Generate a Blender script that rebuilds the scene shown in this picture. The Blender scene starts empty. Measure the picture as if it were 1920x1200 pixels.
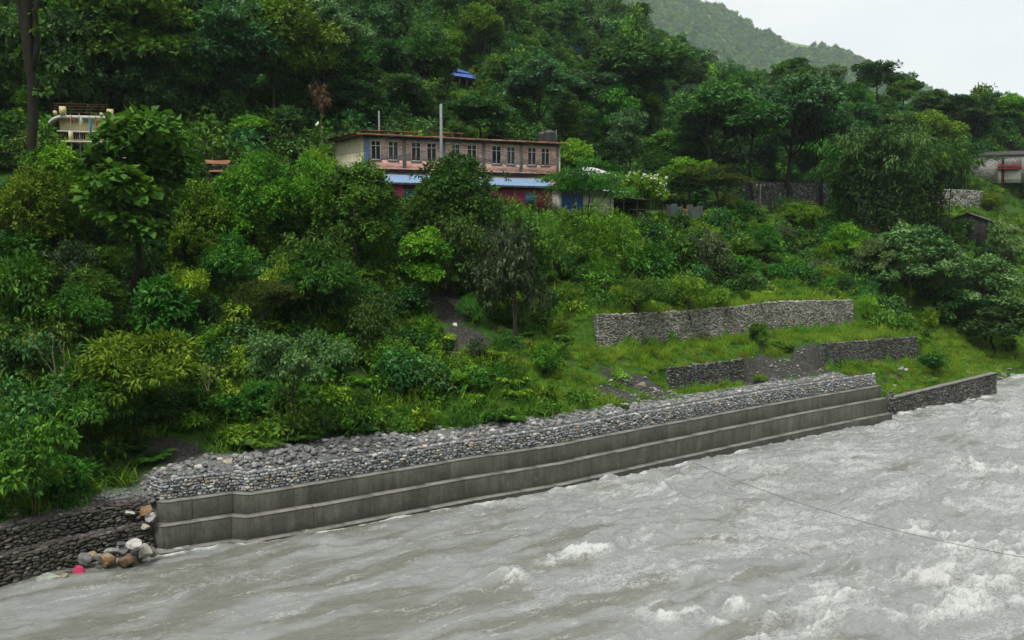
import bpy, bmesh, math, random
import numpy as np
from mathutils import Vector, Matrix, Euler

# ------------------------------------------------------------------ camera, sky, sun, exposure
SC = bpy.context.scene
COL = SC.collection
R = math.radians
F_PX = 1850.0            # focal length in pixels of the 1920 px wide photograph
CAM = np.array([0.0, 0.0, 14.0])
PITCH = math.atan(160.0 / F_PX)

cam_d = bpy.data.cameras.new("camera")
cam_d.sensor_fit = 'HORIZONTAL'; cam_d.sensor_width = 36.0
cam_d.lens = 36.0 * F_PX / 1920.0
cam_d.clip_start = 0.1; cam_d.clip_end = 6000.0
cam = bpy.data.objects.new("camera", cam_d); COL.objects.link(cam)
cam.location = CAM.tolist(); cam.rotation_euler = (math.pi / 2 - PITCH, 0, 0)
SC.camera = cam

SUN_ELEV, SUN_ROT = 62.0, 200.0
world = bpy.data.worlds.new("World"); SC.world = world; world.use_nodes = True
wn = world.node_tree.nodes; wl = world.node_tree.links
for n in list(wn): wn.remove(n)
w_out = wn.new('ShaderNodeOutputWorld'); w_bg = wn.new('ShaderNodeBackground')
w_sky = wn.new('ShaderNodeTexSky'); w_sky.sky_type = 'NISHITA'; w_sky.sun_disc = False
w_sky.sun_elevation = R(SUN_ELEV); w_sky.sun_rotation = R(SUN_ROT)
w_tc = wn.new('ShaderNodeTexCoord'); w_map = wn.new('ShaderNodeMapping')
w_map.inputs['Scale'].default_value = (1.0, 1.0, 2.6)
w_n = wn.new('ShaderNodeTexNoise'); w_n.inputs['Scale'].default_value = 2.2
w_n.inputs['Detail'].default_value = 6.0; w_n.inputs['Roughness'].default_value = 0.55
w_r = wn.new('ShaderNodeValToRGB')
w_r.color_ramp.elements[0].position = 0.30; w_r.color_ramp.elements[0].color = (7.7, 8.0, 8.3, 1)
w_r.color_ramp.elements[1].position = 0.66; w_r.color_ramp.elements[1].color = (9.8, 9.9, 9.95, 1)
w_mix = wn.new('ShaderNodeMix'); w_mix.data_type = 'RGBA'; w_mix.inputs[0].default_value = 0.93
wl.new(w_tc.outputs['Generated'], w_map.inputs['Vector']); wl.new(w_map.outputs['Vector'], w_n.inputs['Vector'])
wl.new(w_n.outputs['Fac'], w_r.inputs['Fac'])
wl.new(w_sky.outputs['Color'], w_mix.inputs[6]); wl.new(w_r.outputs['Color'], w_mix.inputs[7])
wl.new(w_mix.outputs[2], w_bg.inputs['Color']); w_bg.inputs['Strength'].default_value = 0.057
wl.new(w_bg.outputs['Background'], w_out.inputs['Surface'])

sun_d = bpy.data.lights.new("sun", 'SUN'); sun_d.energy = 1.5; sun_d.angle = R(14); sun_d.color = (1.0, 0.97, 0.92)
sun = bpy.data.objects.new("sun", sun_d); COL.objects.link(sun)
_el, _az = R(SUN_ELEV), R(SUN_ROT)
_sd = Vector((math.sin(_az) * math.cos(_el), math.cos(_az) * math.cos(_el), math.sin(_el)))
sun.rotation_euler = _sd.to_track_quat('Z', 'Y').to_euler(); sun.location = (0, 0, 150)

SC.view_settings.view_transform = 'Standard'; SC.view_settings.look = 'None'
SC.view_settings.exposure = 1.0; SC.view_settings.gamma = 1.0; SC.view_settings.use_curve_mapping = False
SC.render.engine = 'CYCLES'
cy = SC.cycles
cy.max_bounces = 7; cy.diffuse_bounces = 4; cy.glossy_bounces = 2; cy.transmission_bounces = 3
cy.transparent_max_bounces = 8; cy.volume_bounces = 1; cy.caustics_reflective = False; cy.caustics_refractive = False
cy.use_denoising = True

# ------------------------------------------------------------------ picture <-> place
_fw = np.array([0, math.cos(PITCH), -math.sin(PITCH)]); _up = np.array([0, math.sin(PITCH), math.cos(PITCH)])
def ray(px, py):
    return _fw + np.array([1.0, 0, 0]) * (px - 960.0) / F_PX + _up * (600.0 - py) / F_PX
def at_z(px, py, z):
    d = ray(px, py); return CAM + d * ((z - CAM[2]) / d[2])
def at_y(px, py, y):
    d = ray(px, py); return CAM + d * (y / d[1])
def to_px(p):
    v = np.asarray(p, float) - CAM
    dp = v @ _fw
    return 960 + F_PX * v[0] / dp, 600 - F_PX * (v @ _up) / dp

# ------------------------------------------------------------------ noise
def _hash(ix, iy, seed):
    h = (ix.astype(np.int64) * 374761393 + iy.astype(np.int64) * 668265263 + seed * 1442695041) & 0xFFFFFFFF
    h = ((h ^ (h >> 13)) * 1274126177) & 0xFFFFFFFF
    return (h ^ (h >> 16)) & 0xFFFF
def pnoise(x, y, seed=0):
    x = np.asarray(x, float); y = np.asarray(y, float)
    ix = np.floor(x); iy = np.floor(y); fx = x - ix; fy = y - iy
    u = fx * fx * fx * (fx * (fx * 6 - 15) + 10); v = fy * fy * fy * (fy * (fy * 6 - 15) + 10)
    def g(dx, dy):
        a = _hash(ix + dx, iy + dy, seed) / 65536.0 * 2 * np.pi
        return np.cos(a) * (fx - dx) + np.sin(a) * (fy - dy)
    a = g(0, 0); b = g(1, 0); c = g(0, 1); d = g(1, 1)
    return (a + (b - a) * u + (c - a) * v + (a - b - c + d) * u * v) * 1.5
def fbm(x, y, octv=4, seed=0, gain=0.5, lac=2.03):
    r = 0; a = 1.0; f = 1.0
    for i in range(octv):
        r = r + a * pnoise(np.asarray(x) * f, np.asarray(y) * f, seed + i * 17); a *= gain; f *= lac
    return r
def sstep(a, b, x):
    t = np.clip((np.asarray(x, float) - a) / (b - a), 0, 1); return t * t * (3 - 2 * t)

# ------------------------------------------------------------------ object helpers
def tag(o, label=None, cat=None, group=None, kind=None):
    if label: o['label'] = label
    if cat: o['category'] = cat
    if group: o['group'] = group
    if kind: o['kind'] = kind
    return o
def link(name, data, parent=None, loc=None, rot=None, scale=None):
    o = bpy.data.objects.new(name, data); COL.objects.link(o)
    if parent is not None: o.parent = parent
    if loc is not None: o.location = [float(a) for a in loc]
    if rot is not None: o.rotation_euler = [float(a) for a in rot]
    if scale is not None: o.scale = [float(a) for a in (scale if hasattr(scale, '__len__') else (scale,) * 3)]
    return o
def empty(name, loc=(0, 0, 0), rotz=0.0, parent=None):
    o = link(name, None, parent, loc, (0, 0, rotz)); o.empty_display_size = 0.3; return o
def mesh_np(name, V, F, mat=None, smooth=False, attrs=None, extra=None):
    """V (n,3); F (m,3|4) int array; extra: more faces of another arity; attrs: name -> per-vertex floats"""
    me = bpy.data.meshes.new(name)
    V = np.ascontiguousarray(V, np.float32)
    fs = [np.asarray(F, np.int32)] + ([np.asarray(extra, np.int32)] if extra is not None and len(extra) else [])
    fs = [f for f in fs if len(f)]
    me.vertices.add(len(V)); me.vertices.foreach_set('co', V.ravel())
    li = np.concatenate([f.ravel() for f in fs]); tot = np.concatenate([np.full(len(f), f.shape[1], np.int32) for f in fs])
    st = np.concatenate([[0], np.cumsum(tot)[:-1]]).astype(np.int32)
    me.loops.add(len(li)); me.loops.foreach_set('vertex_index', li)
    me.polygons.add(len(tot)); me.polygons.foreach_set('loop_start', st); me.polygons.foreach_set('loop_total', tot)
    if smooth: me.polygons.foreach_set('use_smooth', np.ones(len(tot), bool))
    for k, a in (attrs or {}).items():
        at = me.attributes.new(k, 'FLOAT', 'POINT'); at.data.foreach_set('value', np.ascontiguousarray(a, np.float32))
    me.update(calc_edges=True); me.validate()
    for m in (mat if isinstance(mat, (list, tuple)) else [mat]):
        if m is not None: me.materials.append(m)
    return me
class MB:
    """collects boxes, tubes and sheets and links them as one mesh object"""
    def __init__(s): s.v = []; s.q = []; s.t = []; s.n = 0; s.r = []
    def add(s, V, Q=None, T=None, rnd=0.0):
        V = np.asarray(V, float).reshape(-1, 3)
        if Q is not None and len(Q): s.q.append(np.asarray(Q, int).reshape(-1, 4) + s.n)
        if T is not None and len(T): s.t.append(np.asarray(T, int).reshape(-1, 3) + s.n)
        s.v.append(V); s.n += len(V); s.r.append(np.full(len(V), rnd) if np.isscalar(rnd) else np.asarray(rnd)); return s
    def box(s, a, b, rnd=0.0):
        x0, y0, z0 = a; x1, y1, z1 = b
        V = [(x0, y0, z0), (x1, y0, z0), (x1, y1, z0), (x0, y1, z0), (x0, y0, z1), (x1, y0, z1), (x1, y1, z1), (x0, y1, z1)]
        return s.add(V, [(0, 3, 2, 1), (4, 5, 6, 7), (0, 1, 5, 4), (1, 2, 6, 5), (2, 3, 7, 6), (3, 0, 4, 7)], None, rnd)
    def hexa(s, V8, rnd=0.0):
        return s.add(V8, [(0, 3, 2, 1), (4, 5, 6, 7), (0, 1, 5, 4), (1, 2, 6, 5), (2, 3, 7, 6), (3, 0, 4, 7)], None, rnd)
    def tube(s, P, rad, sides=6, cap=True, rnd=0.0):
        P = np.asarray(P, float); n = len(P); rad = np.broadcast_to(np.asarray(rad, float), (n,))
        T = np.gradient(P, axis=0); T /= np.linalg.norm(T, axis=1)[:, None] + 1e-9
        ref = np.array([0.31, 0.17, 0.93]) if abs(T[0][2]) < 0.9 else np.array([1.0, 0.2, 0.0])
        A = np.cross(T, ref); A /= np.linalg.norm(A, axis=1)[:, None] + 1e-9; B = np.cross(T, A)
        an = np.arange(sides) / sides * 2 * np.pi
        V = P[:, None, :] + rad[:, None, None] * (np.cos(an)[None, :, None] * A[:, None, :] + np.sin(an)[None, :, None] * B[:, None, :])
        V = V.reshape(-1, 3); i = np.arange(n - 1)[:, None] * sides; j = np.arange(sides)[None, :]; k = (j + 1) % sides
        Q = np.stack([i + j, i + k, i + sides + k, i + sides + j], -1).reshape(-1, 4)
        T3 = None
        if cap:
            V = np.vstack([V, P[0], P[-1]]); c0, c1 = n * sides, n * sides + 1; jj = np.arange(sides); kk = (jj + 1) % sides
            T3 = np.vstack([np.stack([kk, jj, np.full(sides, c0)], -1), np.stack([(n - 1) * sides + jj, (n - 1) * sides + kk, np.full(sides, c1)], -1)])
        return s.add(V, Q, T3, rnd)
    def sheet(s, grid, rnd=0.0):
        g = np.asarray(grid, float); a, b = g.shape[:2]
        i, j = np.meshgrid(np.arange(a - 1), np.arange(b - 1), indexing='ij'); k = i * b + j
        return s.add(g.reshape(-1, 3), np.stack([k, k + 1, k + b + 1, k + b], -1).reshape(-1, 4), None, rnd)
    def data(s, name, mat=None, smooth=False):
        V = np.vstack(s.v); Q = np.vstack(s.q) if s.q else np.zeros((0, 4), int); T = np.vstack(s.t) if s.t else np.zeros((0, 3), int)
        return mesh_np(name, V, Q, mat, smooth, {'rnd': np.concatenate(s.r)}, T)
    def build(s, name, mat=None, parent=None, smooth=False, loc=None, rot=None):
        return link(name, s.data(name, mat, smooth), parent, loc, rot)

# ------------------------------------------------------------------ materials
class NT:
    def __init__(s, name):
        s.m = bpy.data.materials.new(name); s.m.use_nodes = True; s.t = s.m.node_tree; s.t.nodes.clear()
        s.out = s.t.nodes.new('ShaderNodeOutputMaterial')
    def n(s, typ, **kw):
        nd = s.t.nodes.new(typ)
        for k, v in kw.items():
            if k.startswith('_'): setattr(nd, k[1:], v)
            else:
                key = int(k[1:]) if k[0] == 'i' and k[1:].isdigit() else k.replace('__', ' ')
                s.set(nd, key, v)
        return nd
    def set(s, nd, key, v):
        if isinstance(v, bpy.types.NodeSocket): s.t.links.new(v, nd.inputs[key])
        else: nd.inputs[key].default_value = v
    def coord(s, which='Object'): return s.n('ShaderNodeTexCoord').outputs[which]
    def mapping(s, vec, scale=(1, 1, 1), rot=(0, 0, 0)):
        return s.n('ShaderNodeMapping', Vector=vec, Scale=scale, Rotation=rot).outputs[0]
    def noise(s, vec, scale, detail=4, rough=0.55, dist=0.0):
        return s.n('ShaderNodeTexNoise', Vector=vec, Scale=scale, Detail=detail, Roughness=rough, Distortion=dist).outputs['Fac']
    def ramp(s, fac, stops, interp='LINEAR'):
        r = s.n('ShaderNodeValToRGB', Fac=fac); cr = r.color_ramp; cr.interpolation = interp
        while len(cr.elements) < len(stops): cr.elements.new(0.5)
        for e, (p, c) in zip(cr.elements, stops):
            e.position = p; e.color = (*(c if hasattr(c, '__len__') else (c, c, c)), 1)
        return r.outputs['Color']
    def mix(s, fac, a, b, mode='MIX'):
        m = s.n('ShaderNodeMix', _data_type='RGBA', _blend_type=mode)
        def c(v): return v if isinstance(v, bpy.types.NodeSocket) else (*(v if hasattr(v, '__len__') else (v, v, v)), 1)
        s.set(m, 0, fac); s.set(m, 6, c(a)); s.set(m, 7, c(b)); return m.outputs[2]
    def math(s, op, a, b=0.0, clamp=False):
        m = s.n('ShaderNodeMath', _operation=op, _use_clamp=clamp); s.set(m, 0, a); s.set(m, 1, b); return m.outputs[0]
    def attr(s, name): return s.n('ShaderNodeAttribute', _attribute_name=name).outputs['Fac']
    def objrand(s): return s.n('ShaderNodeObjectInfo').outputs['Random']
    def bump(s, h, strength=0.3, dist=0.02): return s.n('ShaderNodeBump', Height=h, Strength=strength, Distance=dist).outputs[0]
    def pbr(s, col, rough=0.8, spec=0.3, metal=0.0, normal=None, **kw):
        b = s.n('ShaderNodeBsdfPrincipled'); c = col if isinstance(col, bpy.types.NodeSocket) else (*col, 1)
        s.set(b, 'Base Color', c); s.set(b, 'Roughness', rough); s.set(b, 'Specular IOR Level', spec); s.set(b, 'Metallic', metal)
        if normal is not None: s.set(b, 'Normal', normal)
        for k, v in kw.items(): s.set(b, k.replace('__', ' '), v)
        return b.outputs[0]
    def done(s, shader):
        s.t.links.new(shader, s.out.inputs['Surface']); return s.m

def mat_plain(name, col, rough=0.7, var=0.25, scale=3.0, spec=0.3, metal=0.0, bump=0.15):
    t = NT(name); c = t.coord('Object'); n = t.noise(c, scale, 5)
    k = t.ramp(n, [(0.25, tuple(a * (1 - var) for a in col)), (0.75, tuple(min(1, a * (1 + var)) for a in col))])
    return t.done(t.pbr(k, rough, spec, metal, t.bump(t.noise(c, scale * 9, 4), bump, 0.01)))

def mat_stone(name, stops, dark=0.0, scale=9.0, moss=None, rough=0.85):
    """per-stone colour from the stone's own random number; grain on top"""
    t = NT(name); c = t.coord('Object')
    v = t.math('FRACT', t.math('ADD', t.attr('rnd'), t.objrand()))
    col = t.ramp(v, stops)
    n = t.noise(c, scale, 6, 0.6)
    col = t.mix(0.75, col, t.ramp(n, [(0.3, 0.55), (0.7, 1.25)]), 'MULTIPLY')
    if moss:
        big = t.noise(c, moss[1], 5, 0.65)
        col = t.mix(t.ramp(big, [(moss[2], 0.0), (moss[2] + 0.16, moss[3])]), col, moss[0])
    return t.done(t.pbr(col, rough, 0.25, 0.0, t.bump(t.noise(c, scale * 4, 4), 0.35, 0.02)))

M = {}
GREY_STOPS = [(0.0, (0.198, 0.203, 0.211)), (.22, (0.353, 0.356, 0.356)), (.45, (0.271, 0.292, 0.308)), (.62, (0.482, 0.470, 0.454)), (.76, (0.368, 0.389, 0.406)),
              (.86, (0.660, 0.660, 0.616)), (.92, (0.336, 0.244, 0.162)), (.96, (0.498, 0.389, 0.259)), (1.0, (0.660, 0.660, 0.660))]
M['gabion_stone'] = mat_stone('gabion_stone', GREY_STOPS)
M['dark_stone'] = mat_stone('dark_stone', [(0, (0.046, 0.043, 0.039)), (.4, (0.091, 0.083, 0.073)), (.75, (0.065, 0.061, 0.056)), (.92, (0.143, 0.130, 0.111)), (1, (0.208, 0.182, 0.143))],
                            moss=((.03, .034, .016), 1.3, .55, .6))
M['rubble'] = mat_stone('rubble', [(0, (0.150, 0.156, 0.156)), (.35, (0.237, 0.244, 0.237)), (.6, (0.181, 0.188, 0.194)), (.78, (0.362, 0.362, 0.344)), (.9, (0.263, 0.231, 0.188)), (1, (0.625, 0.606, 0.562))])
M['old_wall_stone'] = mat_stone('old_wall_stone', [(0, (.14, .13, .11)), (.3, (.29, .275, .24)), (.6, (.44, .42, .37)), (.85, (.56, .54, .48)), (1, (.66, .65, .60))],
                                moss=((.085, .078, .050), .45, .50, .50))
M['mortar_stone'] = mat_stone('mortar_stone', [(0, (.06, .062, .06)), (.5, (.13, .13, .125)), (.8, (.20, .20, .185)), (1, (.36, .35, .32))],
                              moss=((.05, .052, .022), .5, .50, .8))
def _m():
    t = NT('mortar'); c = t.coord('Object')
    col = t.ramp(t.noise(c, 1.2, 6), [(.3, (.035, .034, .03)), (.7, (.09, .086, .075))])
    M['mortar'] = t.done(t.pbr(col, .95, .1, 0, t.bump(t.noise(c, 14, 5), .5, .03)))
    t = NT('concrete'); c = t.coord('Object'); o = t.objrand()
    big = t.noise(c, .55, 6, .62); str_ = t.noise(t.mapping(c, (1.7, 1.7, .22)), 1.6, 5, .6); fine = t.noise(c, 7, 6, .65)
    col = t.ramp(big, [(.28, (.074, .073, .060)), (.5, (.115, .113, .094)), (.74, (.165, .162, .138))])
    col = t.mix(.8, col, t.ramp(str_, [(.3, .62), (.62, 1.12)]), 'MULTIPLY')
    col = t.mix(.55, col, t.ramp(fine, [(.3, .6), (.7, 1.3)]), 'MULTIPLY')
    col = t.mix(.8, col, t.ramp(o, [(0, .90), (1, 1.08)]), 'MULTIPLY')
    spots = t.noise(c, 3.3, 3, .5, .6)
    col = t.mix(t.ramp(spots, [(.64, 0.0), (.74, .4)]), col, (.20, .195, .175))
    wz = t.n('ShaderNodeSeparateXYZ', Vector=c).outputs[2]; wn_ = t.math('ADD', wz, t.math('MULTIPLY', t.math('SUBTRACT', t.noise(t.mapping(c, (1, 1, .4)), 1.3, 5, .6), .5), .9))
    col = t.mix(t.ramp(wn_, [(.10, .62), (.48, 0.0)]), col, (.040, .041, .034))
    drip = t.noise(t.mapping(c, (3.2, 3.2, .16)), 1.5, 4, .6); col = t.mix(t.ramp(drip, [(.57, 0.0), (.68, .55)]), col, (.050, .048, .038)); silt = t.noise(t.mapping(c, (2.0, 2.0, .5)), 2.2, 5, .7, .8); col = t.mix(t.ramp(silt, [(.60, 0.0), (.72, .38)]), col, (.25, .245, .22))
    M['concrete'] = t.done(t.pbr(col, t.ramp(wn_, [(.1, .45), (.5, .9)]), .25, 0, t.bump(t.mix(.5, big, fine), .4, .03)))
    t = NT('coping'); c = t.coord('Object')  # pale cement of the wall coping, reused to paint skylight on the step treads
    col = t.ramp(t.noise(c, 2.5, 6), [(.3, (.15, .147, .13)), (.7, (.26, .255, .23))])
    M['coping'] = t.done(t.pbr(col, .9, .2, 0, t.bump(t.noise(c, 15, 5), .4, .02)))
    M['gabion_core'] = mat_plain('gabion_core', (.10, .105, .105), .95, .4, 6.0, .1, bump=.8)
    t = NT('wire'); M['wire'] = t.done(t.pbr((.16, .17, .18), .5, .4, .6))
    t = NT('ground'); c = t.n('ShaderNodeNewGeometry').outputs['Position']
    g = t.noise(c, .35, 6, .62); g2 = t.noise(c, 2.7, 6, .65)
    soil = t.ramp(g2, [(.3, (.028, .022, .016)), (.6, (.065, .055, .042)), (.8, (.11, .10, .085))])
    green = t.ramp(g2, [(.25, (.018, .05, .007)), (.55, (.045, .11, .012)), (.8, (.085, .17, .022))])
    col = t.mix(t.ramp(g, [(.54, 0.0), (.66, 1.0)]), green, soil)
    col = t.mix(t.ramp(t.math('ADD', t.attr('soil'), t.math('MULTIPLY', t.math('SUBTRACT', g2, .5), .8)), [(.3, 0.0), (.5, 1.0)]), col, t.ramp(t.noise(c, 5.0, 6, .7), [(.3, (.022, .021, .018)), (.55, (.060, .058, .052)), (.75, (.15, .145, .135))]))
    gravel = t.ramp(t.noise(c, 6.5, 5, .7), [(.3, (.08, .08, .08)), (.55, (.18, .18, .177)), (.75, (.36, .355, .34))])
    col = t.mix(t.attr('gravel'), col, gravel)
    M['ground'] = t.done(t.pbr(col, .95, .1, 0, t.bump(t.mix(.5, g2, t.noise(c, 11, 5)), .8, .12)))
_m()
# ------------------------------------------------------------------ river bank line and terrain
def pt(px, py, z): return at_z(px, py, z)[:2]
WALL_PIX = [(282, 987, 1.0), (308, 989, 1.0), (434, 969, 1.03), (464, 972, 1.03), (580, 953, 1.06), (880, 898, 1.18),
            (1054, 870, 1.25), (1200, 839, 1.32), (1494, 778, 1.52), (1664, 747, 1.63)]
WALL = np.array([pt(*p) for p in WALL_PIX])
LEFT_BANK = np.array([pt(35, 1092, 0), pt(150, 1062, 0), pt(262, 1037, 0)])
RIGHT_WALL = np.array([pt(1672, 777, 0), pt(1760, 760, 0), pt(1868, 738, 0)])
_far_r = RIGHT_WALL[-1]
BANK = np.vstack([LEFT_BANK[0] + [-420, -120], LEFT_BANK[0] + [-60, -30], LEFT_BANK[0] + [-14, -9], LEFT_BANK, WALL[1:-1], RIGHT_WALL,
                  _far_r + [1.6, 5.0], _far_r + [8, 12], _far_r + [30, 30], _far_r + [90, 75], _far_r + [420, 330]])
def arclen(P): return np.concatenate([[0], np.cumsum(np.linalg.norm(np.diff(P, axis=0), axis=1))])
def polyline(P):
    P = np.asarray(P, float); L = arclen(P)
    def f(t): return np.stack([np.interp(t, L, P[:, k]) for k in range(P.shape[1])], -1)
    return f, L[-1], L
def offset(P, d):
    """parallel line d metres to the hill side (left of the direction of travel), mitred"""
    P = np.asarray(P, float); T = np.diff(P, axis=0); T /= np.linalg.norm(T, axis=1)[:, None]
    N = np.stack([-T[:, 1], T[:, 0]], -1); out = []
    for i in range(len(P)):
        if i == 0: m = N[0]
        elif i == len(P) - 1: m = N[-1]
        else:
            m = N[i - 1] + N[i]; m = m / (m @ N[i]); l = np.linalg.norm(m); m = m / l * min(l, 1.8)
        out.append(P[i] + m * d)
    return np.array(out)
_BL = arclen(BANK); T_REF = _BL[7]          # t = 0 at the wall's jog
def bank_st(x, y):
    """signed distance s to the bank (positive on the hill side) and place t along it"""
    x = np.asarray(x, float); y = np.asarray(y, float); best = np.full(x.shape, 1e18); s = np.zeros(x.shape); t = np.zeros(x.shape)
    for i in range(len(BANK) - 1):
        a, b = BANK[i], BANK[i + 1]; d = b - a; l = np.linalg.norm(d); d = d / l
        wx, wy = x - a[0], y - a[1]; k = np.clip(wx * d[0] + wy * d[1], 0, l)
        ex, ey = wx - k * d[0], wy - k * d[1]; dd = ex * ex + ey * ey; m = dd < best - 1e-9
        best = np.where(m, dd, best); sg = np.sign(d[0] * wy - d[1] * wx)
        s = np.where(m, np.sqrt(dd) * np.where(sg == 0, 1, sg), s); t = np.where(m, _BL[i] + k - T_REF, t)
    return s, t

# retaining walls on the slope: line, top heights, foot heights
UPPER = np.array([at_y(1120, 590, 70.0)[:2], at_y(1250, 585, 75.0)[:2], at_y(1370, 575, 79.5)[:2], at_y(1460, 565, 83.0)[:2], at_y(1600, 562, 88.5)[:2]])
UPPER_TOP = np.array([8.32, 8.12, 8.20, 8.40, 8.16]); UPPER_FOOT = np.array([5.75, 5.6, 5.55, 5.75, 5.77])
LOW_A = np.array([at_y(1254, 690, 69.2)[:2], at_y(1330, 683, 71.8)[:2], at_y(1396, 675, 74.2)[:2]]); LOW_A_TOP = np.array([4.62, 4.60, 4.65]); LOW_A_FOOT = np.array([2.7, 2.75, 2.8])
LOW_B = np.array([at_y(1545, 645, 78.2)[:2], at_y(1630, 640, 82.0)[:2], at_y(1720, 631, 86.2)[:2]]); LOW_B_TOP = np.array([5.35, 5.2, 5.1]); LOW_B_FOOT = np.array([3.3, 3.1, 2.85])
STEP_WALLS = [(LOW_A, LOW_A_TOP, LOW_A_FOOT), (LOW_B, LOW_B_TOP, LOW_B_FOOT), (UPPER, UPPER_TOP, UPPER_FOOT)]

S_MAIN = np.array([-300, -58, -47, -40, -33, -10, -1.2, 0.9, 1.45, 2.0, 3.0, 4.3, 5.2, 9, 14, 20, 27, 32, 36, 44, 48, 56, 70, 90, 2000])
Z_MAIN = np.array([160, 20, 10.0, 1.5, -2.5, -2.8, -2.6, -1.2, 2.5, 2.75, 2.86, 3.02, 3.5, 5.5, 8.1, 10.9, 13.9, 15.9, 16.3, 16.8, 18, 22, 31, 44, 1100])
Z_LEFT = np.array([160, 20, 10.0, 1.5, -2.5, -2.8, -2.6, -1.2, 1.9, 2.1, 2.25, 2.6, 3.2, 5.3, 8.1, 10.9, 13.9, 15.6, 16.2, 16.8, 18, 22, 31, 44, 1100])
Z_RIGHT = np.array([160, 20, 10.0, 1.5, -2.5, -2.8, -2.6, 1.15, 1.4, 1.6, 1.95, 2.35, 2.7, 6.0, 8.6, 11.0, 13.5, 15.6, 16.6, 17.2, 18.4, 22, 30, 41, 1100])
Z_FAR = np.array([160, 20, 10.0, 1.5, -2.5, -2.8, -.8, 0.5, .7, .9, 1.4, 2.0, 2.7, 5.2, 8.3, 11.0, 13.5, 15.6, 16.6, 17.2, 18.4, 22, 30, 41, 1100])
T_WEND = 51.2      # upstream end of the concrete wall
T_REND = 70.1      # upstream end of the masonry wall
# crest of the near hill: direction x/y as seen from the bridge, distance, height
CR_A = np.array([-3, -.6, -.35, 0.0, .05, .10, .124, .173, .21, .265, .29, .346, .40, .50, .65, 1.2, 4.0])
CR_D = np.array([420, 420, 400, 380, 365, 345, 330, 300, 285, 265, 258, 240, 235, 250, 270, 320, 400])
CR_Z = np.array([210, 210, 200, 160, 122, 92, 81, 66, 57, 48.5, 45.5, 42.5, 40.5, 42, 45, 60, 80])
PADS = []      # level places: (centre, axis, half length, half width, z)
def ground_z(x, y, raw=False):
    x = np.asarray(x, float); y = np.asarray(y, float); s, t = bank_st(x, y)
    zm, zl, zr, zf = (np.interp(s, S_MAIN, q) for q in (Z_MAIN, Z_LEFT, Z_RIGHT, Z_FAR))
    rise = .003 * np.clip(t, 0, 60) * sstep(-1, 1.5, s) * (1 - sstep(4, 9, s)) * .9
    z = zl + (zm + rise - zl) * sstep(-3.6, -2.4, t)
    z = z + (zr - z) * sstep(51.4, 53.6, t); z = z + (zf - z) * sstep(T_REND - .4, T_REND + 3, t)
    # heap of spoil on the wall's top
    heap = .55 * sstep(-3, 2, t) * (1 - sstep(7, 15, t)) + .25 * sstep(10, 16, t) * (1 - sstep(24, 32, t))
    z = z + heap * sstep(1.3, 2.6, s) * (1 - sstep(3.0, 7.5, s))
    # the hill: from the road level up to the crest
    a = x / np.maximum(y, 1.0); D = np.hypot(x, y); up = (s > 44) & (y > 5)
    cd = np.interp(a, CR_A, CR_D); cz = np.interp(a, CR_A, CR_Z); q = np.sqrt(1 + a * a)
    d44 = 44.0; sc = np.maximum(bank_st(a / q * cd, cd / q)[0] - d44, 20)
    k = np.clip((s - d44) / sc, 0, 1.0)
    zh = 16.8 + (cz - 16.8) * (k ** 1.12)
    over = np.maximum(D - cd, 0); zh = zh - .35 * np.maximum(over - 10, 0) - .015 * np.minimum(over, 10)
    zh = np.maximum(zh, 5)
    z = np.where(up, zh, z)
    rough = sstep(4.0, 12, s); big = sstep(46, 80, s)
    z = z + rough * (.55 * fbm(x * .13, y * .13, 4, 3)) * (1 - .75 * sstep(29, 32, s) * (1 - sstep(44, 48, s))) + big * 3.2 * fbm(x * .021, y * .021, 3, 9)
    z = z + sstep(1.2, 2.2, s) * (1 - rough) * .10 * fbm(x * .9, y * .9, 3, 5)
    z = z + 1.5 * sstep(8, 13, s) * (1 - sstep(22, 28, s)) * fbm(x * .06 + 7, y * .06, 2, 31)
    # terraced fields in the gap of the forest
    tz = (z / 3.1); st = (np.floor(tz) + sstep(.55, .95, tz - np.floor(tz))) * 3.1
    z = np.where(up, z + (st - z) * .75 * sstep(50, 58, s), z)
    for P, top, foot in STEP_WALLS:
        L = arclen(P); bd = np.full(x.shape, 1e9); sd = np.zeros(x.shape); al = np.zeros(x.shape); out = np.zeros(x.shape)
        for i in range(len(P) - 1):
            d = P[i + 1] - P[i]; l = np.linalg.norm(d); d = d / l; wx, wy = x - P[i][0], y - P[i][1]
            kk = wx * d[0] + wy * d[1]; kc = np.clip(kk, 0, l); dd = np.hypot(wx - kc * d[0], wy - kc * d[1]); m = dd < bd
            bd = np.where(m, dd, bd); sd = np.where(m, d[0] * wy - d[1] * wx, sd); al = np.where(m, L[i] + kc, al); out = np.where(m, np.abs(kk - kc), out)
        tp = np.interp(al, L, top); ft = np.interp(al, L, foot)
        target = np.where(sd < .22, ft + .10 * sd + .04 * fbm(x * .8, y * .8, 2, 77), tp - .12 + .22 * np.maximum(sd - .3, 0))
        w = (1 - sstep(.0, 2.6, out)) * np.where(sd < 0, 1 - sstep(.9, 2.8, -sd), 1 - sstep(1.0, 6.0, sd))
        z = z + (target - z) * w
    for (cx, cy_), (ax, ay), hl, hw, pz in PADS:
        u = (x - cx) * ax + (y - cy_) * ay; v = -(x - cx) * ay + (y - cy_) * ax
        w = (1 - sstep(hl, hl + 3, np.abs(u))) * (1 - sstep(hw, hw + 3, np.abs(v))); z = z + (pz - z) * w
    return z
def gz(x, y): return float(ground_z(np.array([x]), np.array([y]))[0])
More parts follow.
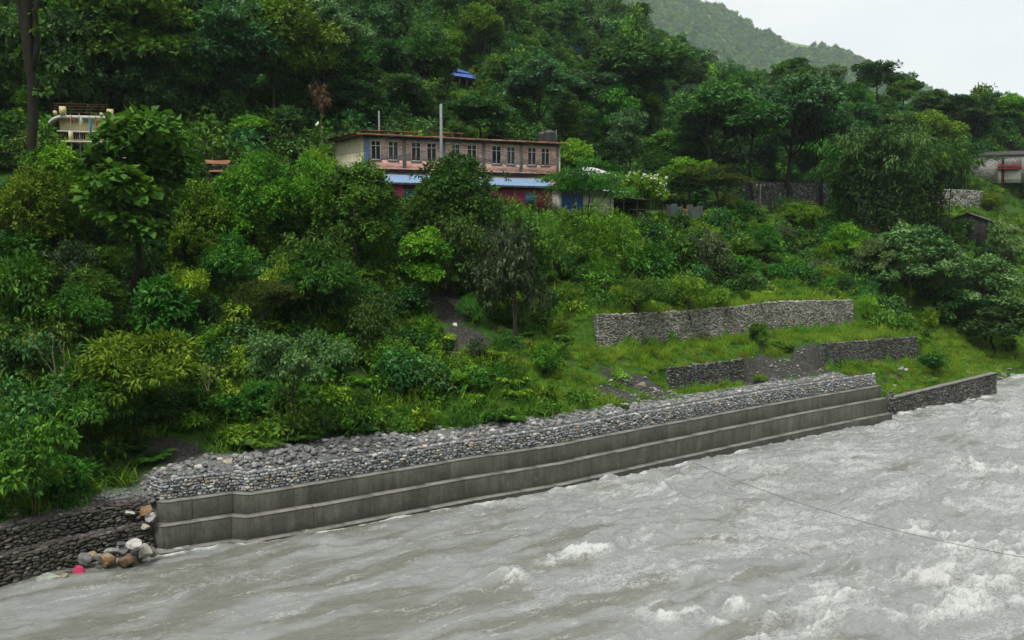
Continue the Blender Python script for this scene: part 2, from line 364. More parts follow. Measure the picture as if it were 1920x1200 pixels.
def hits(px, py, y0=36.0, y1=420.0, n=1600):
    """first point of the ground along the line of sight through a pixel"""
    d = ray(px, py); d = d / d[1]; Y = np.geomspace(y0, y1, n); P = CAM + d * Y[:, None]
    g = ground_z(P[:, 0], P[:, 1]); b = np.nonzero(g > P[:, 2])[0]
    if len(b) == 0: return None
    p = P[b[0]]; return np.array([p[0], p[1], gz(p[0], p[1])])

def pad(px, py, dx, dy, hl, hw, dz=-.2):
    h = hits(px, py); PADS.append(((h[0] + dx, h[1] + dy), (1.0, 0.0), hl, hw, h[2] + dz))
pad(872, 157, 0.6, 2.6, 4.2, 3.4); pad(1075, 97, .3, 1.0, 2.6, 2.6); pad(797, 129, 0, 1.0, 2.2, 2.4)
def axis_pts(lo, hi, step, far_lo, far_hi, grow=1.16):
    a = list(np.arange(lo, hi + 1e-6, step)); st = step; v = lo
    left = []
    while v > far_lo: st *= grow; v -= st; left.append(v)
    st = step; v = a[-1]; right = []
    while v < far_hi: st *= grow; v += st; right.append(v)
    return np.array(left[::-1] + a + right)
def grid_mesh(X, Y):
    i, j = np.meshgrid(np.arange(len(Y) - 1), np.arange(len(X) - 1), indexing='ij'); k = i * len(X) + j
    return np.stack([k, k + 1, k + len(X) + 1, k + len(X)], -1).reshape(-1, 4)

def build_ground():
    X = axis_pts(-34, 62, .55, -900, 900, 1.12); Y = axis_pts(36, 112, .55, -500, 900, 1.10)
    gx, gy = np.meshgrid(X, Y); z = ground_z(gx.ravel(), gy.ravel())
    s, t = bank_st(gx.ravel(), gy.ravel())
    grav = sstep(1.0, 1.5, s) * (1 - sstep(2.9, 3.7, s + .6 * pnoise(gx.ravel() * .5, gy.ravel() * .5, 4))) * (1 - sstep(50.5, 52, t)) * sstep(-5, -3, t)
    grav = np.maximum(grav, sstep(.2, .6, s) * (1 - sstep(2.0, 3.4, s)) * (1 - sstep(-3, -1, t)) * sstep(-7.5, -6, t))
    V = np.stack([gx.ravel(), gy.ravel(), z], -1)
    o = link('ground', mesh_np('ground', V, grid_mesh(X, Y), M['ground'], True, {'gravel': grav, 'soil': bare(gx.ravel(), gy.ravel())}))
    tag(o, kind='structure')
# ------------------------------------------------------------------ the river
U_DIR = np.array([.798, .603]); N_DIR = np.array([-.603, .798]); RIV0 = WALL[3]
RAPIDS = [(1160, 905, 2.2, 1.0), (1110, 900, 1.3, 1.0), (1250, 915, 2.0, .5), (1090, 1030, 1.5, 1.1), (1150, 1018, 1.6, .6), (1200, 1000, 2.2, .6), (960, 1080, 1.6, 1.0), (1020, 1065, 1.6, .6), (900, 1062, 1.0, .5),
          (885, 1030, .9, .5), (1240, 1150, 2.0, 1.0), (1330, 1170, 2.2, .9), (1480, 1160, 2.4, 1.2), (1580, 1140, 2.2, 1.0), (1640, 1120, 2.0, .8), (1520, 1100, 2.0, .6), (1400, 1130, 2.0, .6),
          (1760, 1050, 2.6, 1.1), (1830, 1060, 2.4, 1.2), (1700, 1000, 2.4, .8), (1800, 1120, 2.6, 1.1), (1860, 1110, 2.2, 1.0), (1780, 985, 2.2, .7), (1840, 865, 3.0, 1.0), (1880, 890, 2.4, .9), (1790, 940, 2.6, .5),
          (1880, 780, 3.2, .8), (1820, 800, 3.0, .5), (1740, 870, 3.0, .35), (1620, 900, 3.0, .3), (1360, 965, 1.8, .5), (1300, 890, 2.0, .4), (1460, 870, 2.6, .35), (1540, 855, 1.6, .5), (1640, 960, 2.5, .35), (1900, 1010, 2.8, .8), (1280, 1060, 2, .3), (500, 1026, 2.2, .35), (600, 1012, 2, .35), (330, 1065, 1.5, .2)]
def river_fields(x, y):
    u = (x - RIV0[0]) * U_DIR[0] + (y - RIV0[1]) * U_DIR[1]; v = (x - RIV0[0]) * N_DIR[0] + (y - RIV0[1]) * N_DIR[1]
    turb = np.zeros(x.shape)
    for px, py, r, a in RAPIDS:
        c = at_z(px, py, 0.1); du = (x - c[0]) * U_DIR[0] + (y - c[1]) * U_DIR[1]; dv = (x - c[0]) * N_DIR[0] + (y - c[1]) * N_DIR[1]
        turb = turb + a * np.exp(-((du / (r * 1.25)) ** 2 + (dv / (r * .62)) ** 2))
    gen = sstep(-2, 26, u) * .55 + .18
    turb = turb * (.30 + .80 * sstep(-.35, .45, fbm(u * .33, v * .52, 3, 28))); amp = gen + np.minimum(turb, 1.5)
    wu = u + 1.1 * fbm(u * .16, v * .22, 2, 8); wv = v + .8 * fbm(u * .17 + 5, v * .2, 2, 18)
    swell = .09 * fbm(wu * .20, wv * .34, 3, 41)
    chop = fbm(wu * .55, wv * .95, 4, 51, .55)
    ridge = 1 - np.abs(pnoise(wu * .42, wv * .80, 61)); ridge2 = 1 - np.abs(pnoise(wu * 1.1, wv * 1.9, 63))
    fine = fbm(wu * 2.6, wv * 4.2, 3, 71, .6)
    boil = 1 - np.abs(fbm(u * 1.5, v * 1.9, 3, 73, .6))
    cx = 1 - np.abs(pnoise(x * .30 + .7 * fbm(x * .3, y * .3, 2, 7), y * .62 + .35 * x * .3, 62)); roll = np.clip(cx - .45, 0, 1) / .55
    z = swell * (.5 + .8 * amp) + .105 * chop * (.55 + amp) + .10 * amp * (ridge ** 4) * np.clip(amp, 0, 1.2) + .05 * amp * ridge2 ** 3 + .026 * fine * (.75 + .8 * amp)
    tb = np.minimum(turb, 1.2); z = z + tb * (.16 * roll ** 2.6 + .02 * (boil - .55) + .035 * fbm(u * 4.1, v * 5.6, 3, 79, .65))
    streak = fbm(wu * .32, wv * 2.3, 4, 81, .6); patch = fbm(u * .12, v * .25, 3, 91)
    foam = .82 * tb * (.08 + .44 * roll + .20 * np.clip(chop, -1, 1)) * sstep(.12, .6, turb + .25 * fbm(u * .7, v * .9, 3, 94))
    foam = np.maximum(foam, (.12 + .20 * gen) * sstep(.0, .6, patch + .6 * gen - .2) * (.4 + .7 * roll))
    foam = np.maximum(foam, .36 * sstep(.35, .8, streak + .22 * patch) * (.4 + .6 * gen)); foam = np.minimum(foam, .60); foam = np.maximum(foam, (.05 + .22 * gen) * sstep(.5, .95, fine + .6 * chop))
    s, t = bank_st(x, y)
    edge = np.exp(-(np.abs(s + .35) / .42) ** 2) * sstep(-.1, .5, fbm(u * .7, v * .4, 3, 99) + .12) * (t > -4)
    foam = np.clip(np.maximum(foam, .62 * edge), 0, 1)
    olive = sstep(.0, .55, fbm(wu * .14, wv * .55, 3, 111) + .42 - .70 * sstep(-4, 24, u) - .3 * turb)
    return z, foam, olive, u, v
def build_river():
    U = axis_pts(-17, 66, .115, -520, 620, 1.16); V = axis_pts(-33, 1.2, .11, -46, 14, 1.3)
    gu, gv = np.meshgrid(U, V); gu = gu.ravel(); gv = gv.ravel()
    x = RIV0[0] + gu * U_DIR[0] + gv * N_DIR[0]; y = RIV0[1] + gu * U_DIR[1] + gv * N_DIR[1]
    z, foam, olive, _, _ = river_fields(x, y)
    # sharpen the crests downstream
    o = link('river', mesh_np('river', np.stack([x, y, z - .03], -1), grid_mesh(U, V), M['water'], True, {'foam': foam, 'olive': olive}))
    tag(o, kind='structure')
def _m():
    t = NT('water'); c = t.n('ShaderNodeNewGeometry').outputs['Position']
    rot = t.mapping(c, (1, 1, 1), (0, 0, -math.atan2(.603, .798)))
    st = t.mapping(rot, (.55, 1.6, 1.0))
    n1 = t.noise(st, 1.5, 6, .62, .4); n2 = t.noise(st, 7.5, 6, .68, .5); n3 = t.noise(t.mapping(rot, (1.0, 2.4, 1)), 4.0, 7, .7, 1.2)
    col = t.mix(t.attr('olive'), (.258, .268, .252), (.175, .177, .146))
    col = t.mix(.25, col, t.ramp(n1, [(.3, .75), (.7, 1.2)]), 'MULTIPLY'); col = t.mix(.16, col, t.ramp(n2, [(.32, .66), (.68, 1.25)]), 'MULTIPLY')
    w = t.mapping(rot, (.8, 1.5, 1.0)); l1 = t.noise(w, 1.9, 7, .66, .9); l2 = t.noise(w, 5.5, 6, .68, .6)
    lace = t.math('SUBTRACT', 1.0, t.math('MULTIPLY', t.math('ABSOLUTE', t.math('SUBTRACT', l1, .5)), 5.0)); lace2 = t.math('SUBTRACT', 1.0, t.math('MULTIPLY', t.math('ABSOLUTE', t.math('SUBTRACT', l2, .5)), 4.5))
    f = t.math('ADD', t.attr('foam'), t.math('ADD', t.math('MULTIPLY', lace, .36), t.math('MULTIPLY', lace2, .36)))
    f = t.ramp(f, [(.66, 0.0), (.86, .55), (1.10, 1.0)])
    col = t.mix(f, col, (.53, .537, .518))
    h = t.math('ADD', t.math('MULTIPLY', n1, .9), t.math('ADD', t.math('MULTIPLY', n2, .60), t.math('MULTIPLY', f, .25)))
    rough = t.ramp(f, [(0, .16), (1, .75)])
    M['water'] = t.done(t.pbr(col, rough, .42, 0, t.bump(h, .55, .16)))
_m()

# ------------------------------------------------------------------ stones
def stone_base(seed, low=False):
    rg = np.random.RandomState(seed)
    bm = bmesh.new()
    if low: bmesh.ops.create_icosphere(bm, subdivisions=1, radius=1.0)
    else:
        bmesh.ops.create_cube(bm, size=2.0); bmesh.ops.subdivide_edges(bm, edges=bm.edges[:], cuts=1, use_grid_fill=True)
        for v in bm.verts:
            u = v.co.normalized(); v.co = v.co * .50 + u * .56
    k = rg.normal(size=(4, 3)); k /= np.linalg.norm(k, axis=1)[:, None]; ph = rg.rand(4) * .5
    for v in bm.verts:
        c = np.array(v.co); c = c * (1 + rg.uniform(-.10, .10))
        for a, p in zip(k, ph):
            d = c @ a
            if d > .62 + p * .5: c = c - a * (d - .62 - p * .5) * .8
        v.co = c
    bmesh.ops.triangulate(bm, faces=bm.faces[:]); bm.verts.index_update()
    V = np.array([v.co[:] for v in bm.verts]); T = np.array([[v.index for v in f.verts] for f in bm.faces]); bm.free()
    V = V / np.abs(V).max(0); return V, T
BASES = [stone_base(i) for i in range(8)]; LOWB = [stone_base(40 + i, True) for i in range(8)]
def stones_mesh(name, C, half, yaw, tilt, seed, mat, low=True, smooth=False, rnd=None):
    """many stones joined: centres, half sizes (n,3), yaw about z, small tilts"""
    rg = np.random.RandomState(seed); B = LOWB if low else BASES; n = len(C); vs, ts, rs = [], [], []; off = 0
    pick = rg.randint(0, len(B), n); rnd = rg.rand(n) if rnd is None else rnd
    for b in range(len(B)):
        idx = np.nonzero(pick == b)[0]
        if not len(idx): continue
        V, T = B[b]; P = V[None] * half[idx][:, None, :]
        a = tilt[idx, 0][:, None]; ca, sa = np.cos(a), np.sin(a); P = np.stack([P[..., 0] * ca - P[..., 2] * sa, P[..., 1], P[..., 0] * sa + P[..., 2] * ca], -1)
        a = tilt[idx, 1][:, None]; ca, sa = np.cos(a), np.sin(a); P = np.stack([P[..., 0], P[..., 1] * ca - P[..., 2] * sa, P[..., 1] * sa + P[..., 2] * ca], -1)
        a = yaw[idx][:, None]; ca, sa = np.cos(a), np.sin(a); P = np.stack([P[..., 0] * ca - P[..., 1] * sa, P[..., 0] * sa + P[..., 1] * ca, P[..., 2]], -1)
        P = P + C[idx][:, None, :]
        vs.append(P.reshape(-1, 3)); ts.append((T[None] + (off + np.arange(len(idx))[:, None, None] * len(V))).reshape(-1, 3)); off += len(idx) * len(V)
        rs.append(np.repeat(rnd[idx], len(V)))
    return mesh_np(name, np.vstack(vs), np.vstack(ts), mat, smooth, {'rnd': np.concatenate(rs)})
def pack_face(line, z0, z1, w, h, depth, seed, inset=0.0, batter=0.0, bulge=0.0):
    """courses of stones over the face above a plan line; z0, z1 are functions of t or numbers. Returns C, half, yaw, tilt, t"""
    rg = np.random.RandomState(seed); f, L, _ = polyline(line)
    z0f = z0 if callable(z0) else (lambda t: z0 + 0 * t); z1f = z1 if callable(z1) else (lambda t: z1 + 0 * t)
    C, H, Y, TI, TT = [], [], [], [], []; nz = int(max(1, round(float((z1f(np.array(L / 2)) - z0f(np.array(L / 2)))) / ((h[0] + h[1]) / 2))))
    for r in range(nz):
        t = rg.uniform(-.1, .1)
        while t < L:
            ww = rg.uniform(*w) * (1.5 if rg.rand() < .08 else 1); tc = min(max(t + ww / 2, .01), L - .01); p = f(tc); q = f(min(tc + .05, L)) - f(max(tc - .05, 0)); ya = math.atan2(q[1], q[0])
            a, b = float(z0f(np.array(tc))), float(z1f(np.array(tc))); hh = (b - a) / nz
            zc = a + (r + .5 + rg.uniform(-.22, .22)) * hh; nn = np.array([-math.sin(ya), math.cos(ya)])
            dd = rg.uniform(.75, 1.15) * depth; off = inset + dd * .38 + rg.uniform(-.03, .03) + batter * (zc - a) - bulge * abs(math.sin(tc * math.pi)) * math.sin((zc - a) / (b - a) * math.pi)
            C.append((p[0] + nn[0] * off, p[1] + nn[1] * off, zc)); H.append((ww * .57, dd * .5, hh * rg.uniform(.50, .70)))
            Y.append(ya + rg.normal(0, .12)); TI.append((rg.normal(0, .14), rg.normal(0, .14))); TT.append(tc); t += ww
    return np.array(C), np.array(H), np.array(Y), np.array(TI), np.array(TT)
STONE_MESHES = {}
def stone_objs(parent, C, H, Y, TI, mat, seed, name='stone'):
    rg = np.random.RandomState(seed)
    if mat not in STONE_MESHES: STONE_MESHES[mat] = [mesh_np('stone', V, T, M[mat], True) for V, T in BASES]
    for c, h, y, t in zip(C, H, Y, TI):
        link(name, STONE_MESHES[mat][rg.randint(8)], parent, c, (t[1], -t[0], y), h)

def zw(t): return .0105 * np.clip(t - 3.5, 0, 60)          # the wall climbs gently upstream
def sub_line(P, t0, t1):
    f, L, LL = polyline(P); t1 = min(t1, L); k = [a for a in LL if t0 + .02 < a < t1 - .02]
    return np.array([f(a) for a in [t0] + k + [t1]])
def band_box(mb, front, back, z0, z1, t_of):
    """solid between two plan lines with the same number of points"""
    n = len(front); V = []
    for i in range(n):
        a, b = front[i], back[i]; V += [(*a, z0(t_of[i])), (*b, z0(t_of[i])), (*b, z1(t_of[i])), (*a, z1(t_of[i]))]
    Q = []
    for i in range(n - 1):
        o, p = i * 4, i * 4 + 4
        Q += [(o, p, p + 3, o + 3), (o + 3, p + 3, p + 2, o + 2), (o + 2, p + 2, p + 1, o + 1), (o + 1, p + 1, p, o)]
    Q += [(0, 3, 2, 1), (4 * n - 4, 4 * n - 3, 4 * n - 2, 4 * n - 1)]
    mb.add(V, Q)

def build_concrete_wall():
    root = empty('concrete_river_wall', (*WALL[3], 0)); base = np.array([*WALL[3], 0.0])
    tag(root, 'long stepped grey concrete wall standing in the river below the gabion', 'river wall')
    rg = np.random.RandomState(5)
    _, L, LL = polyline(WALL)
    steps = [(0.50, 1.55, lambda t: .9 + zw(t) * .9, lambda t: 1.95 + zw(t), [0, .95, 3.6, 4.6]), (0.0, .56, lambda t: -1.0 + 0 * t, lambda t: 1.01 + zw(t) * 1.1, [0, .95, 3.6, 4.6]), (-.46, .06, lambda t: -1.4 + 0 * t, lambda t: -.04 + zw(t), [0, 3.6])]
    for k, (o0, o1, z0, z1, _x) in enumerate(steps):
        F, B = offset(WALL, o0), offset(WALL, o1); ff, LF, LLF = polyline(F); fb, LB, LLB = polyline(B)
        cuts = [0.0, LL[2] * .5, LL[2]]; t = LL[3]; cuts.append(t)
        while t < L - 3.4: t += rg.uniform(2.1, 3.3); cuts.append(t)
        cuts.append(L)
        for a, b in zip(cuts[:-1], cuts[1:]):
            ks = [q for q in LL if a + .02 < q < b - .02]; ts = np.array([a + .004] + ks + [b - .004])
            ms = np.interp(ts, LL, LLF); bs = np.interp(ts, LL, LLB); fr = ff(ms); bk = fb(bs); j = rg.uniform(-.012, .012)
            nrm = (bk - fr) / np.linalg.norm(bk - fr, axis=1)[:, None]; fr = fr + nrm * j; dz = rg.uniform(-.012, .012)
            mb = MB(); band_box(mb, fr - base[:2], bk - base[:2], z0, (lambda t, dz=dz, z1=z1: z1(t) + dz), ts)
            o = mb.build('concrete_panel', M['concrete'], root)
            tr = MB(); band_box(tr, fr - nrm * .012 - base[:2], fr + nrm * min(.62, (o1 - o0)) - base[:2], (lambda t, dz=dz, z1=z1: z1(t) + dz + .003), (lambda t, dz=dz, z1=z1: z1(t) + dz + .045), ts); tr.build('skylit_tread', M['coping'], root)  # added slab, paler than the face: paints the sky's light on the tread
            bv = o.modifiers.new('bevel', 'BEVEL'); bv.width = .018; bv.segments = 2; bv.limit_method = 'ANGLE'

def build_gabion():
    root = empty('gabion_wall', (*WALL[3], 0)); b0 = np.array([*WALL[3], 0.0])
    tag(root, 'long grey gabion basket wall packed with river stones on top of the concrete wall', 'gabion wall')
    tl0 = arclen(WALL)[1] + .12; line = offset(sub_line(WALL, tl0, polyline(WALL)[1] - .25), .98); L = polyline(line)[1]
    d0 = line[1] - line[0]; d0 = d0 / np.linalg.norm(d0); end = line[0] + np.array([-d0[1], d0[0]]) * 1.25 - d0 * .35
    line2 = np.vstack([end, line])     # wraps round the free end
    e = np.linalg.norm(end - line[0])
    lo = lambda t: 1.98 + zw(t - e + tl0); hi = lambda t: 2.90 + zw(t - e + tl0)
    C, H, Y, TI, TT = pack_face(line2, lo, hi, (.11, .34), (.10, .165), .24, 11, bulge=.07)
    C = C - b0; near = np.argsort(TT)[:300]; rest = np.setdiff1d(np.arange(len(TT)), near)
    stone_objs(root, C[near], H[near], Y[near], TI[near], 'gabion_stone', 3)
    tag(link('stone_fill', stones_mesh('stone_fill', C[rest], H[rest], Y[rest], TI[rest], 7, M['gabion_stone'], low=False, smooth=True), root), kind='stuff')
    core = MB(); ts = arclen(line) + e; ins = line.copy(); ins[0] = ins[0] + (line[1] - line[0]) / np.linalg.norm(line[1] - line[0]) * .25; inner = offset(ins, .20); inner2 = offset(ins, 1.0)
    band_box(core, inner - b0[:2], inner2 - b0[:2], lambda t: lo(t) - .02, lambda t: hi(t) - .10, ts); core.build('basket_core', M['gabion_core'], root)
    w = MB(); f, L2, _ = polyline(line2 - b0[:2]); fo = polyline(offset(line2 - b0[:2], -.045))[0]; LO = polyline(offset(line2, -.045))[1]
    tt = np.linspace(0, L2, 120)
    for zf in (lambda t: lo(t) + .03, lambda t: (lo(t) + hi(t)) / 2, hi):
        P = np.column_stack([fo(tt * LO / L2), zf(tt)]); w.tube(P, .007, 3, False)
    for t in np.arange(.5, L2, 1.0): p = fo(t * LO / L2); w.tube([(*p, lo(t)), (*p, hi(t) + .02)], .009, 3, False)
    for t in np.arange(.0, L2, .14):
        for d in (-1, 1):
            a = fo(np.clip(t, 0, L2) * LO / L2); b = fo(np.clip(t + d * .9, 0, L2) * LO / L2); w.tube([(*a, lo(t)), (*b, hi(t))], .0028, 3, False)
    w.build('wire_mesh', M['wire'], root)

def build_left_gabion():
    P = np.vstack([LEFT_BANK[0] + (LEFT_BANK[0] - LEFT_BANK[1]) * .9, LEFT_BANK, pt(284, 1029, 0.1)])
    b0 = np.array([*LEFT_BANK[1], 0.0]); root = empty('dark_gabion_wall', b0)
    tag(root, 'dark weathered two tier gabion wall at the water left of the concrete wall', 'gabion wall')
    sets = []
    for k, (o, z0, z1, sd) in enumerate([(0.0, -.35, 1.15, 21), (.55, 1.05, 2.12, 22)]):
        ln = offset(P, o); C, H, Y, TI, TT = pack_face(ln, z0, z1, (.18, .40), (.095, .15), .28, sd, batter=.10)
        C[:, 2] += .10 * fbm(TT * .5, TT * 0 + k, 3, 5); sets.append((C - b0, H, Y, TI))
        # stones on the tier's top
        rg = np.random.RandomState(sd + 5); f, L, _ = polyline(ln); n = 380; t = rg.rand(n) * L; p = f(t); q = f(np.minimum(t + .1, L)) - f(np.maximum(t - .1, 0)); nn = np.stack([-q[:, 1], q[:, 0]], -1); nn /= np.linalg.norm(nn, axis=1)[:, None]
        d = rg.uniform(.15, .95 if k else .7, n) + .1 * (z1 - z0); Ct = np.column_stack([p + nn * d[:, None], np.full(n, z1 - .02) + rg.uniform(-.03, .05, n)])
        sets.append((Ct - b0, np.column_stack([rg.uniform(.08, .2, n), rg.uniform(.08, .16, n), rg.uniform(.04, .09, n)]), rg.uniform(-3, 3, n), rg.normal(0, .15, (n, 2))))
        core = MB(); band_box(core, offset(P, o + .24) - b0[:2], offset(P, o + 1.2) - b0[:2], lambda t, z0=z0: z0, lambda t, z1=z1: z1 - .06, arclen(P)); core.build('basket_core', M['mortar'], root)
    C, H, Y, TI = (np.concatenate(a) for a in zip(*sets))
    key = H[:, 0] * H[:, 2] + (C @ np.array([0, -1, 0])) * 1e-4; o = np.argsort(-key); big, rest = o[:300], o[300:]
    stone_objs(root, C[big], H[big], Y[big], TI[big], 'dark_stone', 4)
    tag(link('stone_fill', stones_mesh('stone_fill', C[rest], H[rest], Y[rest], TI[rest], 8, M['dark_stone'], low=False, smooth=True), root), kind='stuff')

def rubble_wall(name, label, P, top, foot, mat, seed, cat='stone wall', depth=.55, w=(.10, .22), h=(.08, .12), coping=False, lump=.06, ends=True, below=.5):
    P = np.asarray(P); b0 = np.array([*P[0], 0.0]); root = empty(name, b0); tag(root, label, cat); L = arclen(P)
    tp = lambda t: np.interp(t, L, top) + lump * fbm(np.asarray(t) * .9, np.asarray(t) * 0, 3, seed); ft = lambda t: np.interp(t, L, foot) - below
    f, LL, _ = polyline(P); ts = np.unique(np.concatenate([np.linspace(0, LL, 40), L])); fr = f(ts)
    core = MB(); inn = np.array([offset(fr, .10), offset(fr, depth)]); band_box(core, inn[0] - b0[:2], inn[1] - b0[:2], ft, lambda t: tp(t) - .07, ts); core.build('wall_core', M['gabion_core' if not coping else 'mortar'], root)
    C, H, Y, TI, _ = pack_face(P, ft, tp, w, h, .22, seed, batter=.0)
    rg = np.random.RandomState(seed + 3)
    if ends:
        for a, b in ((offset(P, depth)[0], P[0]), (P[-1], offset(P, depth)[-1])):
            e = pack_face(np.array([a, b]), float(ft(0.0 if b is P[0] else LL)), float(tp(0.0 if b is P[0] else LL)), w, h, .22, seed + 9)
            C = np.vstack([C, e[0]]); H = np.vstack([H, e[1]]); Y = np.concatenate([Y, e[2]]); TI = np.vstack([TI, e[3]])
    if not coping:
        n = int(LL * 9); t = rg.rand(n) * LL; p = f(t); q = f(np.minimum(t + .1, LL)) - f(np.maximum(t - .1, 0)); nn = np.stack([-q[:, 1], q[:, 0]], -1); nn /= np.linalg.norm(nn, axis=1)[:, None]
        Ct = np.column_stack([p + nn * rg.uniform(.05, depth, n)[:, None], tp(t) - .05 + rg.uniform(-.03, .05, n)]); C = np.vstack([C, Ct])
        H = np.vstack([H, np.column_stack([rg.uniform(.07, .17, n), rg.uniform(.06, .13, n), rg.uniform(.04, .09, n)])]); Y = np.concatenate([Y, rg.uniform(-3, 3, n)]); TI = np.vstack([TI, rg.normal(0, .2, (n, 2))])
    tag(link('stone_facing', stones_mesh('stone_facing', C - b0, H, Y, TI, seed + 1, M[mat], low=True, smooth=True), root), kind='stuff')
    if coping:
        c = MB(); band_box(c, offset(fr, -.03) - b0[:2], offset(fr, depth + .05) - b0[:2], lambda t: tp(t) - .03, lambda t: tp(t) + .075, ts); c.build('coping', M['coping'], root)
    return root

def scatter_area(n, seed, t0, t1, s0, s1, smin, smax, dens=None):
    rg = np.random.RandomState(seed); f, L, LL = polyline(BANK); t = rg.uniform(t0, t1, n) + T_REF; s = rg.uniform(s0, s1, n)
    p = f(t); q = f(t + .2) - f(t - .2); nn = np.stack([-q[:, 1], q[:, 0]], -1); nn /= np.linalg.norm(nn, axis=1)[:, None]; p = p + nn * s[:, None]
    r = smin * (smax / smin) ** (rg.rand(n) ** 2.6); return p, r, rg
def build_rubble():
    Cs, Hs = [], []
    for n, sd, t0, t1, s0, s1, a, b in [(9500, 1, -3.4, 50.6, 1.15, 3.5, .035, .21), (700, 2, -8.5, -3.2, .9, 2.9, .03, .13), (380, 3, 42.5, 51, 3.6, 7.0, .02, .12), (420, 4, 51.6, 55, .6, 2.6, .03, .16), (260, 5, 24, 32, 4.2, 6.5, .03, .15), (420, 7, 29, 45, 3.2, 5.0, .035, .15), (1500, 8, 29, 45, 3.2, 5.0, .03, .08), (420, 9, -11.5, -3.4, -.45, .30, .03, .17), (380, 6, 70.4, 80, -.3, 2.6, .05, .32)]:
        p, r, rg = scatter_area(n, sd, t0, t1, s0, s1, a, b); z = ground_z(p[:, 0], p[:, 1])
        Cs.append(np.column_stack([p, z + r * .25])); Hs.append(np.column_stack([r * rg.uniform(.9, 1.4, n), r * rg.uniform(.7, 1.1, n), r * rg.uniform(.45, .8, n)]))
    C, H = np.vstack(Cs), np.vstack(Hs); rg = np.random.RandomState(9); n = len(C)
    o = link('loose_rubble', stones_mesh('loose_rubble', C, H, rg.uniform(-3, 3, n), rg.normal(0, .25, (n, 2)), 31, M['rubble'], low=True, smooth=False))
    tag(o, 'loose grey river rubble heaped behind the gabion and along the bank', 'rubble', kind='stuff')

BOULDER_N = [0]
def unit_rows(a): return a / np.linalg.norm(a, axis=1)[:, None]
def boulder(name, label, px, py, wpx, hfrac, dfrac, col, z=None, group=None, cat='boulder', yaw=0.0, second=None, Y=None):
    """one boulder resting where the line of sight through its middle meets ground or water"""
    BOULDER_N[0] += 1; sd = 500 + BOULDER_N[0]
    p = at_y(px, py, Y) if Y else (at_z(px, py, z) if z is not None else hits(px, py + wpx * hfrac * .35, 30))
    if z is None and not Y: p = p.copy()
    w = wpx / F_PX * p[1] * (1.15 if BOULDER_N[0] <= 21 else 1.0); rg = np.random.RandomState(sd); bm = bmesh.new(); bmesh.ops.create_icosphere(bm, subdivisions=4, radius=1.0)
    ax = unit_rows(rg.normal(size=(9, 3))); lim = rg.uniform(.40, .74, 9); ph = rg.rand(6) * 9
    for v in bm.verts:
        q = np.array(v.co); q = q * (1 + .05 * math.sin(3.1 * q[0] + ph[0]) * math.sin(2.7 * q[1] + ph[1]) + .03 * math.sin(7.3 * q[2] + ph[2] + q[0] * 5))
        for k_, l_ in zip(ax, lim):
            d_ = q @ k_
            if d_ > l_: q = q - k_ * (d_ - l_) * .97
        v.co = q + rg.normal(0, .006, 3)
    ex = np.abs(np.array([v.co[:] for v in bm.verts])).max(0)
    for v in bm.verts: v.co = np.array(v.co) / ex
    me = bpy.data.meshes.new(name); bm.to_mesh(me); bm.free(); me.polygons.foreach_set('use_smooth', np.ones(len(me.polygons), bool)); me.set_sharp_from_angle(angle=R(24))
    key = 'boulder_' + '_'.join(f'{c:.2f}' for c in col) + (str(second) if second else '')
    if key not in M:
        t = NT('boulder_rock'); c = t.coord('Object'); n = t.noise(c, 1.4, 6, .6); col = tuple(.75 * a + .25 * sum(col) / 3 for a in col); k = t.ramp(n, [(.3, tuple(a * .45 for a in col)), (.5, col), (.75, tuple(min(.8, a * 1.35) for a in col))])
        if second: k = t.mix(t.ramp(t.noise(c, .9, 3, .5), [(.5, 0.0), (.56, 1.0)]), k, second)
        M[key] = t.done(t.pbr(k, .8, .3, 0, t.bump(t.noise(c, 6, 6, .65), .5, .05)))
    me.materials.append(M[key])
    o = link(name, me, None, p, (rg.uniform(-.15, .15), rg.uniform(-.15, .15), yaw + rg.uniform(-.3, .3)), (w / 2, w / 2 * dfrac, w / 2 * hfrac))
    tag(o, label, cat, group); return o
